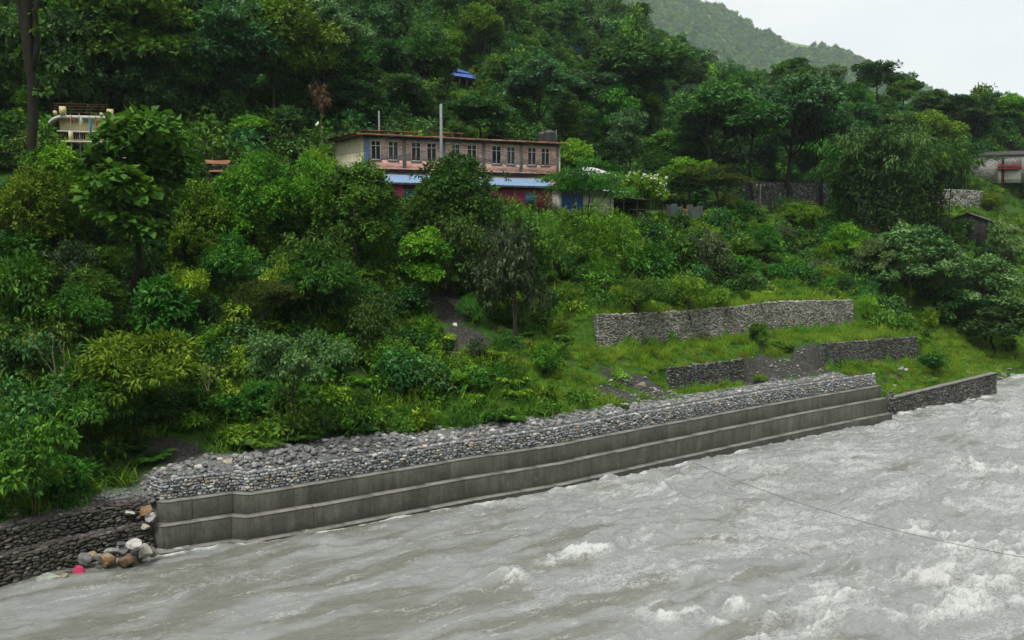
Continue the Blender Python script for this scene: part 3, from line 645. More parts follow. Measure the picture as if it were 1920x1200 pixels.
def build_boulders():
    B = boulder
    B('boulder', 'flat pale green boulder lying low in the water at the far left', 92, 1082, 44, .42, .7, (.30, .32, .25), z=.1)
    B('boulder', 'small tan rock against the flat pale green boulder', 119, 1080, 18, .6, .8, (.30, .24, .15), z=.12)
    B('boulder', 'grey pointed rock between the pink bag and the tan boulders', 162, 1049, 27, .85, .8, (.17, .17, .17), z=.3)
    B('boulder', 'small ochre rock leaning on the grey pointed rock', 173, 1040, 15, .8, .9, (.42, .30, .14), z=.65)
    B('boulder', 'angular tan boulder with a rusty face at the water line', 201, 1050, 31, .95, .85, (.33, .24, .14), z=.30, second=(.25, .13, .06))
    B('boulder', 'long brown boulder lying beside the angular tan boulder', 236, 1047, 46, .55, .7, (.17, .11, .06), z=.28)
    B('boulder', 'dark slate boulder leaning against the white boulder', 253, 1037, 28, 1.0, .8, (.055, .055, .06), z=.5)
    B('boulder', 'large white boulder at the foot of the concrete wall end', 270, 1036, 27, 1.15, .9, (.52, .50, .45), z=.5, second=(.40, .37, .30))
    B('boulder', 'pale cream boulder on top of the pile at the wall end', 254, 1020, 31, .6, .8, (.46, .43, .37), z=1.05)
    B('boulder', 'brown rock wedged between the white boulder and the concrete wall', 285, 1034, 18, 1.1, .8, (.20, .17, .12), z=.4)
    B('boulder', 'wet greenish rock washed by the water below the white boulder', 264, 1049, 17, .6, .8, (.25, .30, .26), z=.08)
    B('boulder', 'round grey rock behind the dark slate boulder', 232, 1030, 22, .75, .9, (.27, .28, .28), z=.65)
    B('boulder', 'flat light grey rock above the long brown boulder', 209, 1033, 24, .5, .9, (.30, .31, .31), z=.6)
    B('boulder', 'small dark rock behind the pale cream boulder', 229, 1021, 18, .6, .8, (.10, .105, .11), z=.9)
    B('boulder', 'pale grey rock in the gap behind the angular boulder', 186, 1044, 18, .6, .8, (.22, .22, .22), z=.35)
    B('boulder', 'rusty orange boulder beside the top step of the concrete wall', 271, 957, 24, .8, .9, (.30, .16, .06), Y=43.2)
    B('boulder', 'tan boulder behind the rusty orange boulder', 260, 945, 20, .75, .9, (.32, .25, .15), Y=43.6)
    B('boulder', 'pale flat boulder lying on the end of the dark gabion', 239, 960, 27, .45, .8, (.50, .46, .36), Y=42.9)
    B('boulder', 'blue grey slab tilted behind the pale flat boulder', 243, 947, 31, .40, .8, (.17, .19, .21), Y=43.4, yaw=.3)
    B('boulder', 'dark and white boulder jammed under the rusty orange boulder', 280, 973, 26, .75, .8, (.12, .12, .12), Y=43.0, second=(.38, .37, .34))
    B('boulder', 'small cream rock low in the gap beside the wall end', 271, 988, 16, .6, .8, (.42, .38, .28), Y=42.7)
    B('boulder', 'ochre rock on the rubble behind the gabion end', 258, 913, 16, .55, .8, (.30, .21, .09), Y=46.2)
    B('boulder', 'ochre brown rock on the free end of the gabion top', 309, 877, 21, .4, .8, (.24, .16, .06), Y=47.0)
    B('boulder', 'big tan boulder standing on top of the gabion rubble', 430, 867, 29, .62, .8, (.48, .40, .27), Y=47.0)
    B('boulder', 'round grey boulder on the gabion right of the tan boulder', 484, 871, 22, .68, .9, (.30, .29, .27), Y=46.8)
    B('boulder', 'smooth white cobble on the gabion edge under the tan boulder', 448, 878, 17, .5, .8, (.50, .51, .50), Y=46.5)
    B('boulder', 'long pale cobble on the rubble right of the round grey boulder', 511, 864, 21, .4, .7, (.42, .43, .43), Y=47.2)
    B('boulder', 'cream rock on the crest of the rubble below the pale leaved tree', 549, 839, 11, .8, .8, (.60, .55, .46), Y=48.6)
    B('boulder', 'big round tan boulder stuck in the eroded dark earth bank', 1202, 718, 19, .75, .9, (.30, .25, .17))
    B('boulder', 'smaller round boulder above the big tan one in the earth bank', 1225, 705, 13, .75, .9, (.20, .17, .12))
    B('boulder', 'reddish brown rock face showing through the shrubs above the upper wall', 1190, 508, 34, .75, .6, (.12, .075, .055))
    B('boulder', 'grey rock on the grass beside the top step at the right end', 1657, 725, 12, .8, .9, (.17, .175, .175))
    B('boulder', 'white flat rock on the grass behind the masonry wall', 1677, 722, 9, .5, .8, (.45, .44, .42))
    for k, (px, py, w, h, c) in enumerate([(1871, 693, 16, .5, .30), (1881, 700, 18, .6, .24), (1874, 708, 14, .6, .36), (1889, 690, 15, .5, .2), (1866, 687, 10, .5, .4), (1900, 702, 20, .6, .26), (1882, 711, 12, .6, .34)]):
        B('boulder', 'grey wet rock on the stony bank beyond the end of the masonry wall', px, py, w, h, .8, (c, c * .97, c * .9), group='rocks beyond the masonry wall')
    for k, (px, py) in enumerate([(1683, 686), (1691, 689), (1698, 691), (1687, 691), (1694, 683)]):
        B('rock', 'pale broken rock in the small heap at the foot of the lower right stone wall', px, py, 10, .7, .9, (.42, .41, .38), group='heap of pale broken rocks', cat='rock')
    rg = np.random.RandomState(3)
    for k in range(26):
        px = rg.uniform(600, 1600); f = (px - 600) / 1000; py = 812 - 100 * f + rg.uniform(0, 24 - 8 * f)
        B('cobble', 'pale cobble lying loose on the rubble along the gabion top', px, py, rg.uniform(9, 15), .6, .8, [(.5, .49, .46), (.42, .40, .36), (.56, .54, .5), (.36, .36, .36)][k % 4], group='pale cobbles on the gabion top', cat='cobble')
# ------------------------------------------------------------------ foliage
def leaf_mat(name, dark, mid, light, transl=.22, rough=.55, spec=.14, ovar=.35):
    t = NT(name); v = t.attr('rnd'); o = t.objrand()
    col = t.ramp(v, [(.0, dark), (.5, mid), (1.0, light)])
    hsv = t.n('ShaderNodeHueSaturation', Color=col, Hue=t.math('ADD', .5, t.math('MULTIPLY', t.math('SUBTRACT', t.math('FRACT', t.math('MULTIPLY', o, 7.31)), .5), .045)),
              Saturation=1.0, Value=t.math('ADD', 1 - ovar, t.math('MULTIPLY', o, 2 * ovar)))
    c = hsv.outputs[0]
    p = t.pbr(c, rough, spec); tr = t.n('ShaderNodeBsdfTranslucent', Color=t.mix(1.0, c, (1.2, 1.25, .55), 'MULTIPLY')).outputs[0]
    return t.done(t.n('ShaderNodeMixShader', i0=transl, i1=p, i2=tr).outputs[0])
M['leaf_bright'] = leaf_mat('leaf_bright', (0.033, 0.094, 0.007), (0.106, 0.242, 0.013), (0.293, 0.464, 0.037))
M['leaf_mid'] = leaf_mat('leaf_mid', (0.017, 0.057, 0.008), (0.050, 0.147, 0.015), (0.152, 0.311, 0.039))
M['leaf_dark'] = leaf_mat('leaf_dark', (0.013, 0.051, 0.011), (0.041, 0.130, 0.026), (0.116, 0.256, 0.061), spec=.2)
M['leaf_blue'] = leaf_mat('leaf_blue', (0.018, 0.061, 0.020), (0.054, 0.142, 0.045), (0.152, 0.275, 0.122), spec=.26)
M['leaf_pale'] = leaf_mat('leaf_pale', (.045, .105, .028), (.125, .245, .075), (.27, .40, .16), ovar=.14)
M['leaf_grey'] = leaf_mat('leaf_grey', (.022, .046, .014), (.052, .088, .032), (.14, .18, .09), spec=.2)
M['leaf_olive'] = leaf_mat('leaf_olive', (.026, .060, .008), (.062, .118, .016), (.14, .20, .04))
M['leaf_yellow'] = leaf_mat('leaf_yellow', (0.078, 0.171, 0.016), (0.163, 0.295, 0.025), (0.310, 0.449, 0.046))
M['leaf_dry'] = leaf_mat('leaf_dry', (0.070, 0.046, 0.023), (0.155, 0.101, 0.046), (0.264, 0.171, 0.078), transl=.15)
M['grass'] = leaf_mat('grass', (.095, .19, .016), (.185, .33, .03), (.32, .45, .06), transl=.35, ovar=.28)
M['bark'] = mat_plain('bark', (.065, .052, .040), .9, .55, 4.0, .15, bump=.6)
M['bark_dark'] = mat_plain('bark_dark', (.028, .024, .020), .9, .5, 4.0, .15, bump=.6)
M['bark_pale'] = mat_plain('bark_pale', (.20, .17, .12), .9, .4, 4.0, .15, bump=.6)
M['blossom'] = mat_plain('blossom', (.70, .70, .58), .7, .1, 4.0)

def unit(a): return a / (np.linalg.norm(a, axis=-1, keepdims=True) + 1e-9)
def leaves(P, D, Nn, L, W, rnd, fold=.18):
    """one four-cornered folded leaf per row: stalk P, direction D, face normal Nn"""
    n = len(P); L = np.broadcast_to(L, (n,))[:, None]; W = np.broadcast_to(W, (n,))[:, None]
    D = unit(D); S = unit(np.cross(D, Nn)); Nn = unit(np.cross(S, D))
    mid = P + D * L * .48
    V = np.stack([P, mid + S * W * .5 + Nn * W * fold, P + D * L - Nn * L * .12, mid - S * W * .5 + Nn * W * fold], 1).reshape(-1, 3)
    F = np.arange(n * 4).reshape(n, 4); return V, F, np.repeat(rnd, 4)
def rand_dirs(rg, n):
    v = rg.normal(size=(n, 3)); return unit(v)
def lobe_leaves(rg, lobes, twigs, k, L, W, droop=.25, shell=(.72, 1.05), up=.55, lvar=.3, low=-.55):
    """clusters of leaves on the outside of squashed balls; lobes: (centre, radii)"""
    Vs, Fs, Rs = [], [], []; off = 0; area = np.array([l[1][0] * (l[1][0] + 2 * l[1][2]) for l in lobes]); cnt = np.maximum((area / area.sum() * twigs).astype(int), 4)
    for (c, r), m in zip(lobes, cnt):
        d = rand_dirs(rg, int(m * 1.7) + 4); d = d[d[:, 2] > low + rg.uniform(0, .25, len(d))][:m]; m = len(d)
        r = np.asarray(r); q = rg.uniform(*shell, size=(m, 1)); q = np.where(rg.rand(m, 1) < .16, q * rg.uniform(1.05, 1.5, (m, 1)), q); T = np.asarray(c) + d * r * q
        N = unit(d / r); lr = rg.rand()
        tr = np.clip(.50 * lr + .35 * rg.rand(m) + .08, 0, 1)
        Tt = np.repeat(T, k, 0); Nt = np.repeat(N, k, 0); n = len(Tt)
        e = rand_dirs(rg, n); dirv = unit(Nt * .55 + e * .95 + np.array([0, 0, -droop])); nn = unit(np.array([0, 0, up]) + Nt * .5 + rg.normal(size=(n, 3)) * .35)
        Pp = Tt + e * L * .30
        V, F, rr = leaves(Pp, dirv, nn, L * rg.uniform(1 - lvar, 1 + lvar, n), W * rg.uniform(1 - lvar, 1 + lvar, n), np.clip(np.repeat(tr, k) + rg.normal(0, .12, n), 0, 1))
        Vs.append(V); Fs.append(F + off); Rs.append(rr); off += len(V)
    return np.vstack(Vs), np.vstack(Fs), np.concatenate(Rs)
def branch(a, b, bend, rg, n=6):
    a, b = np.asarray(a, float), np.asarray(b, float); t = np.linspace(0, 1, n)[:, None]
    mid = np.sin(t * math.pi) * bend * np.linalg.norm(b - a); w = rand_dirs(rg, 1)[0]; w[2] = -abs(w[2]) * .3
    return a + (b - a) * t + w * mid
def trunk_mesh(rg, fork, lobes, r0, lean=(0, 0), limbs=9, multi=1, mat='bark', sides=7, low=0.0):
    """tapered trunk, a few main limbs leaving it at different heights, side branches on to the leaf masses"""
    mb = MB(); C = np.array([l[0] for l in lobes]); ztop = np.percentile(C[:, 2], 75)
    for q in range(multi):
        o = np.array([0, 0, -.5]) + (np.array([rg.uniform(-.3, .3), rg.uniform(-.3, .3), 0]) * (multi > 1))
        top = np.array([lean[0] + rg.normal(0, .05) * fork, lean[1] + rg.normal(0, .05) * fork, max(fork, ztop)]) + (rg.normal(0, .25, 3) * [1, 1, .3] * fork * .4 if multi > 1 else 0)
        n = 12; P = branch(o, top, .05, rg, n); P[2:-1] += rg.normal(0, r0 * .35, (n - 3, 3)) * [1, 1, .2]; hz = (P[:, 2] - o[2]) / (top[2] - o[2]); rr = r0 * np.clip(1.12 - .95 * hz, .12, 2); rr[0] *= 1.4; mb.tube(P, rr, sides)
        left = list(rg.permutation(len(lobes))[:limbs] if multi == 1 else rg.permutation(len(lobes))[:max(2, limbs // multi)]); nmain = max(2, min(6, len(left) // 3)); az = rg.uniform(0, 6.28)
        groups = [[] for _ in range(nmain)]
        for k in left: groups[int(((math.atan2(C[k][1], C[k][0]) - az) % 6.2832) / 6.2832 * nmain) % nmain].append(k)
        for g in groups:
            if not g: continue
            cen = C[g].mean(0); zs = np.clip(min(cen[2] - .25 * np.hypot(*cen[:2]), fork * rg.uniform(.6, 1.05)), fork * .35, top[2] * .95); st = np.array([np.interp(zs, P[:, 2], P[:, k]) for k in range(3)]); rs = float(np.interp(zs, P[:, 2], rr)) * .62
            end = st + (cen - st) * .8; m = branch(st, end, .18, rg, 7); m[1:] += rg.normal(0, rs * .8, (6, 3)); mb.tube(m, np.linspace(rs, rs * .35, 7), 5)
            for k in g:
                s2 = m[rg.randint(2, 7)]; bq = branch(s2, C[k], .18, rg, 6); bq[1:-1] += rg.normal(0, rs * .5, (4, 3)); mb.tube(bq, np.linspace(rs * .42, rs * .10, 6), 4)
                for _ in range(2):
                    s3 = bq[rg.randint(2, 5)]; mb.tube(branch(s3, C[k] + rand_dirs(rg, 1)[0] * np.asarray(lobes[k][1]) * .85, .15, rg, 4), np.linspace(rs * .2, rs * .06, 4), 3)
    return mb.data('trunk', M[mat], True)

KINDS = {}    # kind -> list of (crown mesh, trunk mesh, height, width, extra parts)
def reg(kind, crown, trunk, extra=None):
    co = np.empty(len(crown.vertices) * 3, np.float32); crown.vertices.foreach_get('co', co); co = co.reshape(-1, 3)
    lo, hi = np.percentile(co, 1, 0), np.percentile(co, 99.5, 0); KINDS.setdefault(kind, []).append((crown, trunk, float(co[:, 2].max()), float(max(hi[0] - lo[0], hi[1] - lo[1])), extra or []))
def ell_lobes(rg, n, c, R3, r, flat=.8, inner=.55, zmin=-.6):
    out = []
    while len(out) < n:
        d = rand_dirs(rg, 1)[0]
        if d[2] < zmin: continue
        q = rg.uniform(inner, 1.0); s = rg.uniform(*r); out.append((np.asarray(c) + d * np.asarray(R3) * q, (s, s, s * flat)))
    return out
def make_kinds():
    S = lambda k: np.random.RandomState(k)
    def tree(kind, seed, lobes, twigs, k, L, W, mat, fork, r0, bark='bark', droop=.25, up=.55, limbs=9, multi=1, shell=(.72, 1.05), low=-.55, extra=None):
        rg = S(seed); V, F, rr = lobe_leaves(rg, lobes, twigs, k, L, W, droop, shell, up, low=low)
        cr = mesh_np('crown', V, F, M[mat], False, {'rnd': rr}); reg(kind, cr, trunk_mesh(rg, fork, lobes, r0, limbs=limbs, multi=multi, mat=bark), extra)
    # dense domes
    for i, m in enumerate(['leaf_bright', 'leaf_bright', 'leaf_mid']):
        rg = S(10 + i); lob = [((0, 0, 4.6), (2.5, 2.5, 2.7))] + ell_lobes(rg, 24, (0, 0, 4.5), (2.5, 2.5, 3.0), (.7, 1.25), .85, .8, -.75)
        tree('dome' if m == 'leaf_bright' else 'dome_dark', 20 + i, lob, 1500, 9, .30, .13, m, 3.0, .22, droop=.2)
    # big leaved open trees
    for i in range(2):
        rg = S(30 + i); lob = ell_lobes(rg, 17, (0, 0, 7.0), (2.5, 2.5, 3.6), (.55, 1.05), .8, .35, -.95)
        tree('big_leaf', 33 + i, lob, 420, 7, .46, .32, 'leaf_mid' if i else 'leaf_blue', 8.5, .16, 'bark_dark', droop=.35, up=.8, limbs=15, low=-.8)
    # forest broadleaves: layered sprays
    for i, m in enumerate(['leaf_dark', 'leaf_dark', 'leaf_mid', 'leaf_blue', 'leaf_mid', 'leaf_dark']):
        rg = S(40 + i); lob = ell_lobes(rg, 34 + 3 * i, (0, 0, 8.3), (3.5 + .3 * (i % 3), 3.5, 4.6), (.9, 1.9), .5, .35, -.75)
        tree('forest', 50 + i, lob, 1650, 9, .52, .26, m, 8.0, .26, 'bark_dark', droop=.3, limbs=14)
    for i, m in enumerate(['leaf_bright', 'leaf_yellow', 'leaf_mid']):
        rg = S(140 + i); lob = ell_lobes(rg, 26, (0, 0, 6.6), (2.9, 2.9, 3.6), (.8, 1.6), .65, .4, -.7)
        tree('forest_light', 150 + i, lob, 1350, 9, .42, .21, m, 5.5, .2, 'bark', limbs=11)
    # tall open crowned trees with bare trunks
    for i, m in enumerate(['leaf_blue', 'leaf_dark', 'leaf_blue']):
        rg = S(60 + i); lob = ell_lobes(rg, 30, (0, 0, 11.0), (4.2, 4.2, 3.4), (.8, 1.6), .5, .45, -.55)
        tree('open_tall', 66 + i, lob, 1000, 9, .46, .23, m, 8.0, .26, 'bark_dark', droop=.3, limbs=24, shell=(.5, 1.05))
    # thin leaved tall slim trees for the skyline
    for i in range(2):
        rg = S(70 + i); lob = ell_lobes(rg, 22, (0, 0, 9.0), (2.4, 2.4, 4.0), (.6, 1.1), .55, .35, -.9)
        tree('slim', 74 + i, lob, 520, 8, .42, .19, 'leaf_blue' if i else 'leaf_dark', 9.5, .17, 'bark_dark', limbs=18)
    # feathery, flat sprays of tiny leaves
    for i, m in enumerate(['leaf_mid', 'leaf_olive']):
        rg = S(80 + i); lob = ell_lobes(rg, 26, (0, 0, 4.4), (3.3, 3.3, 2.3), (.8, 1.5), .26, .35, -.4)
        tree('feathery', 84 + i, lob, 1500, 9, .20, .06, m, 2.6, .13, 'bark', droop=.1, up=1.0, limbs=18, shell=(.3, 1.05))
    # pale clustered leaf tree
    for i in range(2):
        rg = S(90 + i); lob = ell_lobes(rg, 30, (0, 0, 4.6), (3.0, 3.0, 2.9), (.55, 1.0), .62, .6, -.6)
        tree('pale', 94 + i, lob, 1050, 9, .32, .17, 'leaf_pale', 3.4, .14, 'bark', droop=.35, limbs=14)
    # small tree with light leaves, thin trunk
    rg = S(100); lob = ell_lobes(rg, 20, (0, 0, 3.7), (2.5, 2.5, 1.6), (.40, .85), .55, .35, -.55)
    tree('young_pale', 101, lob, 1050, 8, .19, .11, 'leaf_pale', 2.6, .075, 'bark', droop=.25, limbs=13)
    # shrubs
    for i, (kind, m, L, W) in enumerate([('shrub', 'leaf_mid', .20, .085), ('shrub', 'leaf_bright', .19, .09), ('shrub', 'leaf_dark', .22, .11), ('shrub_grey', 'leaf_grey', .18, .075), ('shrub_grey', 'leaf_grey', .16, .075),
                                         ('shrub_olive', 'leaf_olive', .17, .07), ('shrub_yellow', 'leaf_yellow', .17, .08), ('shrub_fine', 'leaf_mid', .20, .035), ('shrub_fine', 'leaf_bright', .20, .035), ('shrub_blue', 'leaf_mid', .26, .12)]):
        rg = S(110 + i); lob = ell_lobes(rg, 22, (0, 0, 1.35), (1.25, 1.25, 1.15), (.34, .62), .75, .45, -.7)
        tree(kind, 120 + i, lob, 480 if L < .3 else 240, 8, L, W, m, 1.0, .05, 'bark', droop=.3, limbs=8, multi=3, low=-.8)
    # compound leaved young tree (long leaflets in drooping rosettes)
    rg = S(170); lob = ell_lobes(rg, 20, (0, 0, 2.9), (1.8, 1.8, 1.5), (.4, .8), .6, .4, -.5)
    tree('rosette', 171, lob, 520, 10, .32, .085, 'leaf_mid', 2.3, .08, 'bark_dark', droop=.45, up=.9, limbs=12)
    rg = S(172); lob = ell_lobes(rg, 20, (0, 0, 2.9), (1.8, 1.8, 1.5), (.4, .8), .5, .4, -.5)
    tree('rosette', 173, lob, 520, 10, .30, .085, 'leaf_bright', 2.3, .08, 'bark_dark', droop=.45, up=.9, limbs=12)
    # white flowering round shrub
    rg = S(180); lob = ell_lobes(rg, 22, (0, 0, 2.3), (1.6, 1.6, 1.6), (.45, .75), .8, .6, -.7); V, F, rr = lobe_leaves(S(182), lob, 75, 5, .17, .15, 0.0, (1.0, 1.1), .8, low=-.1)
    bl = mesh_np('blossom', V, F, M['blossom'], False, {'rnd': rr}); tree('flowering', 181, lob, 620, 9, .20, .09, 'leaf_bright', 1.5, .08, limbs=10, multi=2, extra=[('blossom', bl)])
    # drooping bamboo thicket
    for i in range(2):
        rg = S(190 + i); mb = MB(); Ps, Ds, Rr = [], [], []
        for q in range(95):
            a = rg.uniform(0, 2 * math.pi); reach = rg.uniform(1.0, 3.6); h = rg.uniform(5.0, 8.2); b = np.array([rg.normal(0, .8), rg.normal(0, .8), -.3]); t = np.linspace(0, 1, 12)
            x = reach * t ** 2.0; zz = h * np.sin(np.minimum(t * 1.75, 2.45)) / 1.0
            P = b + np.stack([np.cos(a) * x, np.sin(a) * x, zz], -1); mb.tube(P, np.linspace(.035, .010, 12), 4); n = 170
            ti = rg.uniform(.06, 1, n) ** .85; Q = np.stack([np.interp(ti, t, P[:, k]) for k in range(3)], -1) + rg.normal(0, .20, (n, 3)); Ps.append(Q); T = np.stack([np.interp(ti, t, np.gradient(P[:, k])) for k in range(3)], -1)
            Ds.append(unit(T) * .7 + rg.normal(0, .5, (n, 3)) + [0, 0, -.7]); Rr.append(np.clip(np.full(n, rg.rand() * .6) + rg.rand(n) * .4, 0, 1))
        P, D, rr = np.vstack(Ps), np.vstack(Ds), np.concatenate(Rr); V, F, r4 = leaves(P, D, unit(rg.normal(size=P.shape) * .6 + [0, 0, 1]), rg.uniform(.3, .62, len(P)), .10, rr)
        reg('bamboo', mesh_np('crown', V, F, M['leaf_mid' if i else 'leaf_dark'], False, {'rnd': r4}), mb.data('culms', M['bark_dark'], True))
    # creeper covered spire
    rg = S(200); lob = [((rg.normal(0, .25), rg.normal(0, .25), z), (1.9 - z * .16, 1.9 - z * .16, .9)) for z in np.linspace(.8, 8.5, 13)]
    tree('spire', 201, lob, 900, 9, .30, .13, 'leaf_mid', 7.5, .2, limbs=6, droop=.5)
    # banana plants: broad arching ribbons
    for i in range(2):
        rg = S(210 + i); g = MB(); 
        for q in range(9):
            a = q * 2.4 + rg.uniform(-.3, .3); L = rg.uniform(1.7, 2.5); el = rg.uniform(.5, 1.25); t = np.linspace(0, 1, 7); r = L * t * math.cos(el) * (1 + .2 * t); z = 1.9 + L * (t * math.sin(el) - .75 * t ** 2.4)
            w = .30 * np.sin(np.clip(t * 1.0 + .12, 0, 1) ** .8 * math.pi) ** .6; ax = np.array([math.cos(a), math.sin(a), 0]); sd = np.array([-ax[1], ax[0], 0]); c = ax * r[:, None] + np.array([0, 0, 1]) * z[:, None]
            g.sheet(np.stack([c + sd * w[:, None] + [0, 0, .06], c, c - sd * w[:, None] + [0, 0, .06]], 1), rg.uniform(.3, 1))
        tk = MB().tube(branch((0, 0, -.3), (0, 0, 2.0), .03, rg), np.linspace(.14, .08, 6), 7); reg('banana', g.data('crown', M['leaf_pale']), tk.data('trunk', M['leaf_olive'], True))
    # dead tree with hanging dry leaves
    rg = S(220); lob = ell_lobes(rg, 7, (0, 0, 5.0), (1.0, 1.0, 1.7), (.35, .6), .9, .3, -.9); tree('dead', 221, lob, 60, 7, .45, .14, 'leaf_dry', 5.0, .10, 'bark_pale', droop=1.2, limbs=7)
    rg = S(230); lob = ell_lobes(rg, 6, (0, 0, 2.6), (1.1, 1.1, .9), (.3, .5), .8, .4, -.2); tree('bare', 231, lob, 14, 4, .14, .07, 'leaf_olive', 1.6, .06, 'bark_pale', limbs=6)

def alias():
    KINDS['shrub_mid'] = KINDS['shrub'][:1]; KINDS['pale_a'] = KINDS['pale'][:1]
def plant(name, kind, label, cat, group, loc, w, h, rotz, var, trunk=True):
    ks = KINDS[kind]; cr, tk, H, W, ex = ks[var % len(ks)]
    root = empty(name, loc, rotz); root.scale = (w / W, w / W, h / H); tag(root, label, cat, group)
    link('crown', cr, root)
    if trunk: link('trunk', tk, root)
    for n, m in ex: link(n, m, root)
    return root
_PV = [0]
def pplant(kind, px, ytop, yfoot, wpx, label, cat='tree', group=None, name=None, var=None, lift=0.0, y=None, rot=None):
    """plant whose foot is on the ground seen at (px, yfoot) and whose top reaches ytop"""
    p = hits(px, yfoot)
    if p is None: return None
    if y: q = at_y(px, yfoot, y); p = np.array([q[0], y, gz(q[0], y)])
    h = at_y(px, ytop, p[1])[2] - p[2]; _PV[0] += 1; w = wpx / F_PX * p[1]
    nm = name or {'shrub': 'shrub', 'tree': 'tree', 'bamboo': 'bamboo_clump', 'banana plant': 'banana_plant'}.get(cat, 'shrub')
    return plant(nm, kind, label, cat, group, (p[0], p[1], p[2] - .05), w, max(h, .5), (_PV[0] * 2.399) % 6.28 if rot is None else rot, _PV[0] if var is None else var)

# ------------------------------------------------------------------ ground cover (nobody could count it)
SRC = {}
def cover_sources():
    S = np.random.RandomState
    def src(kind, me): SRC.setdefault(kind, []).append(me)
    for i in range(3):                       # grass tufts
        rg = S(300 + i); n = 90; P = np.column_stack([rg.normal(0, .22, n), rg.normal(0, .22, n), np.zeros(n) - .05]); D = np.column_stack([rg.normal(0, .38, n), rg.normal(0, .38, n), np.ones(n)]); L = rg.uniform(.35, .95, n)
        V, F, r = leaves(P, D, unit(rg.normal(size=(n, 3)) * [1, 1, .1]), L, .035, np.clip(rg.normal(.5, .25, n), 0, 1), .1)
        V[2::4] += np.column_stack([rg.normal(0, .16, n), rg.normal(0, .16, n), -rg.uniform(.0, .25, n)]); src('grass', mesh_np('grass_tuft', V, F, M['grass'], False, {'rnd': r}))
    for i in range(3):                       # darker rank grass of the wooded slope
        rg = S(360 + i); n = 130; P = np.column_stack([rg.normal(0, .32, n), rg.normal(0, .32, n), np.zeros(n) - .05]); D = np.column_stack([rg.normal(0, .45, n), rg.normal(0, .45, n), np.ones(n)]); L = rg.uniform(.3, 1.0, n)
        V, F, r = leaves(P, D, unit(rg.normal(size=(n, 3)) * [1, 1, .1]), L, .04, np.clip(rg.normal(.55, .25, n), 0, 1), .1)
        V[2::4] += np.column_stack([rg.normal(0, .2, n), rg.normal(0, .2, n), -rg.uniform(.0, .35, n)]); src('rank_grass', mesh_np('rank_grass_tuft', V, F, M['leaf_bright' if i == 0 else 'leaf_mid'], False, {'rnd': r}))
    for i, m in enumerate(['leaf_mid', 'leaf_bright', 'leaf_mid', 'leaf_yellow']):     # weeds and bushlets
        rg = S(310 + i); lob = ell_lobes(rg, 7, (0, 0, .42), (.5, .5, .38), (.16, .3), .8, .4, -.5); V, F, r = lobe_leaves(rg, lob, 42, 6, .20, .09, .3, low=-.8); src('weed', mesh_np('weed', V, F, M[m], False, {'rnd': r}))
    for i, m in enumerate(['leaf_bright', 'leaf_mid']):                    # ferns
        rg = S(320 + i); Ps, Ds, Ns, Ls = [], [], [], []
        for q in range(11):
            a = q * .571 + rg.uniform(-.2, .2); L = rg.uniform(.7, 1.15); t = np.linspace(.12, 1, 12); r = L * t * .8; z = L * (.95 * t - .75 * t * t); ax = np.array([math.cos(a), math.sin(a), 0]); sd = np.array([-ax[1], ax[0], 0]); c = ax * r[:, None] + [0, 0, 1] * z[:, None]
            for sg in (-1, 1): Ps.append(c); Ds.append(sd * sg + ax * .45 + [0, 0, -.15] + 0 * c); Ls.append(.30 * np.sin(np.clip(t, .1, .97) * math.pi) ** .7 + .03); Ns.append(np.tile([0, 0, 1.0], (12, 1)))
        P, D, N, L = np.vstack(Ps), np.vstack(Ds), np.vstack(Ns), np.concatenate(Ls); V, F, r = leaves(P, D, N, L, .07, np.clip(rg.normal(.55, .2, len(P)), 0, 1)); src('fern', mesh_np('fern', V, F, M[m], False, {'rnd': r}))
    for i, m in enumerate(['leaf_mid', 'leaf_dark', 'leaf_dark', 'leaf_mid']):      # understorey bushes
        rg = S(330 + i); lob = ell_lobes(rg, 12, (0, 0, 1.0), (1.0, 1.0, .9), (.3, .55), .75, .45, -.6); V, F, r = lobe_leaves(rg, lob, 130, 7, .26, .12, .3, low=-.8); src('bush', mesh_np('bush', V, F, M[m], False, {'rnd': r}))
    for i, m in enumerate(['leaf_bright', 'leaf_mid']):                    # tall reeds and wild cane
        rg = S(340 + i); n = 120; P = np.column_stack([rg.normal(0, .3, n), rg.normal(0, .3, n), rg.uniform(0, .9, n)]); D = np.column_stack([rg.normal(0, .5, n), rg.normal(0, .5, n), np.ones(n)]); V, F, r = leaves(P, D, unit(rg.normal(size=(n, 3)) * [1, 1, .2]), rg.uniform(.6, 1.3, n), .055, np.clip(rg.normal(.5, .25, n), 0, 1))
        V[2::4] += np.column_stack([rg.normal(0, .3, n), rg.normal(0, .3, n), -rg.uniform(.1, .5, n)]); src('cane', mesh_np('cane', V, F, M[m], False, {'rnd': r}))
    for i, m in enumerate(['leaf_dark', 'leaf_mid', 'leaf_blue', 'leaf_bright']):     # far crowns
        pass
    for i, m in enumerate(['leaf_bright', 'leaf_yellow', 'leaf_pale']):
        rg = S(380 + i); lob = ell_lobes(rg, 12, (0, 0, 2.6), (2.2, 2.2, 1.8), (.7, 1.3), .7, .4, -.6); V, F, r = lobe_leaves(rg, lob, 130, 5, .8, .42, .25, low=-.7); src('far_light', mesh_np('far_bush', V, F, M[m], False, {'rnd': r}))
    for i, m in enumerate(['leaf_dark', 'leaf_mid', 'leaf_blue', 'leaf_bright']):
        rg = S(350 + i); lob = ell_lobes(rg, 14, (0, 0, 4.5), (2.6, 2.6, 2.8), (.8, 1.5), .7, .4, -.6); V, F, r = lobe_leaves(rg, lob, 150, 5, .95, .5, .25, low=-.7); src('far', mesh_np('far_crown', V, F, M[m], False, {'rnd': r}))
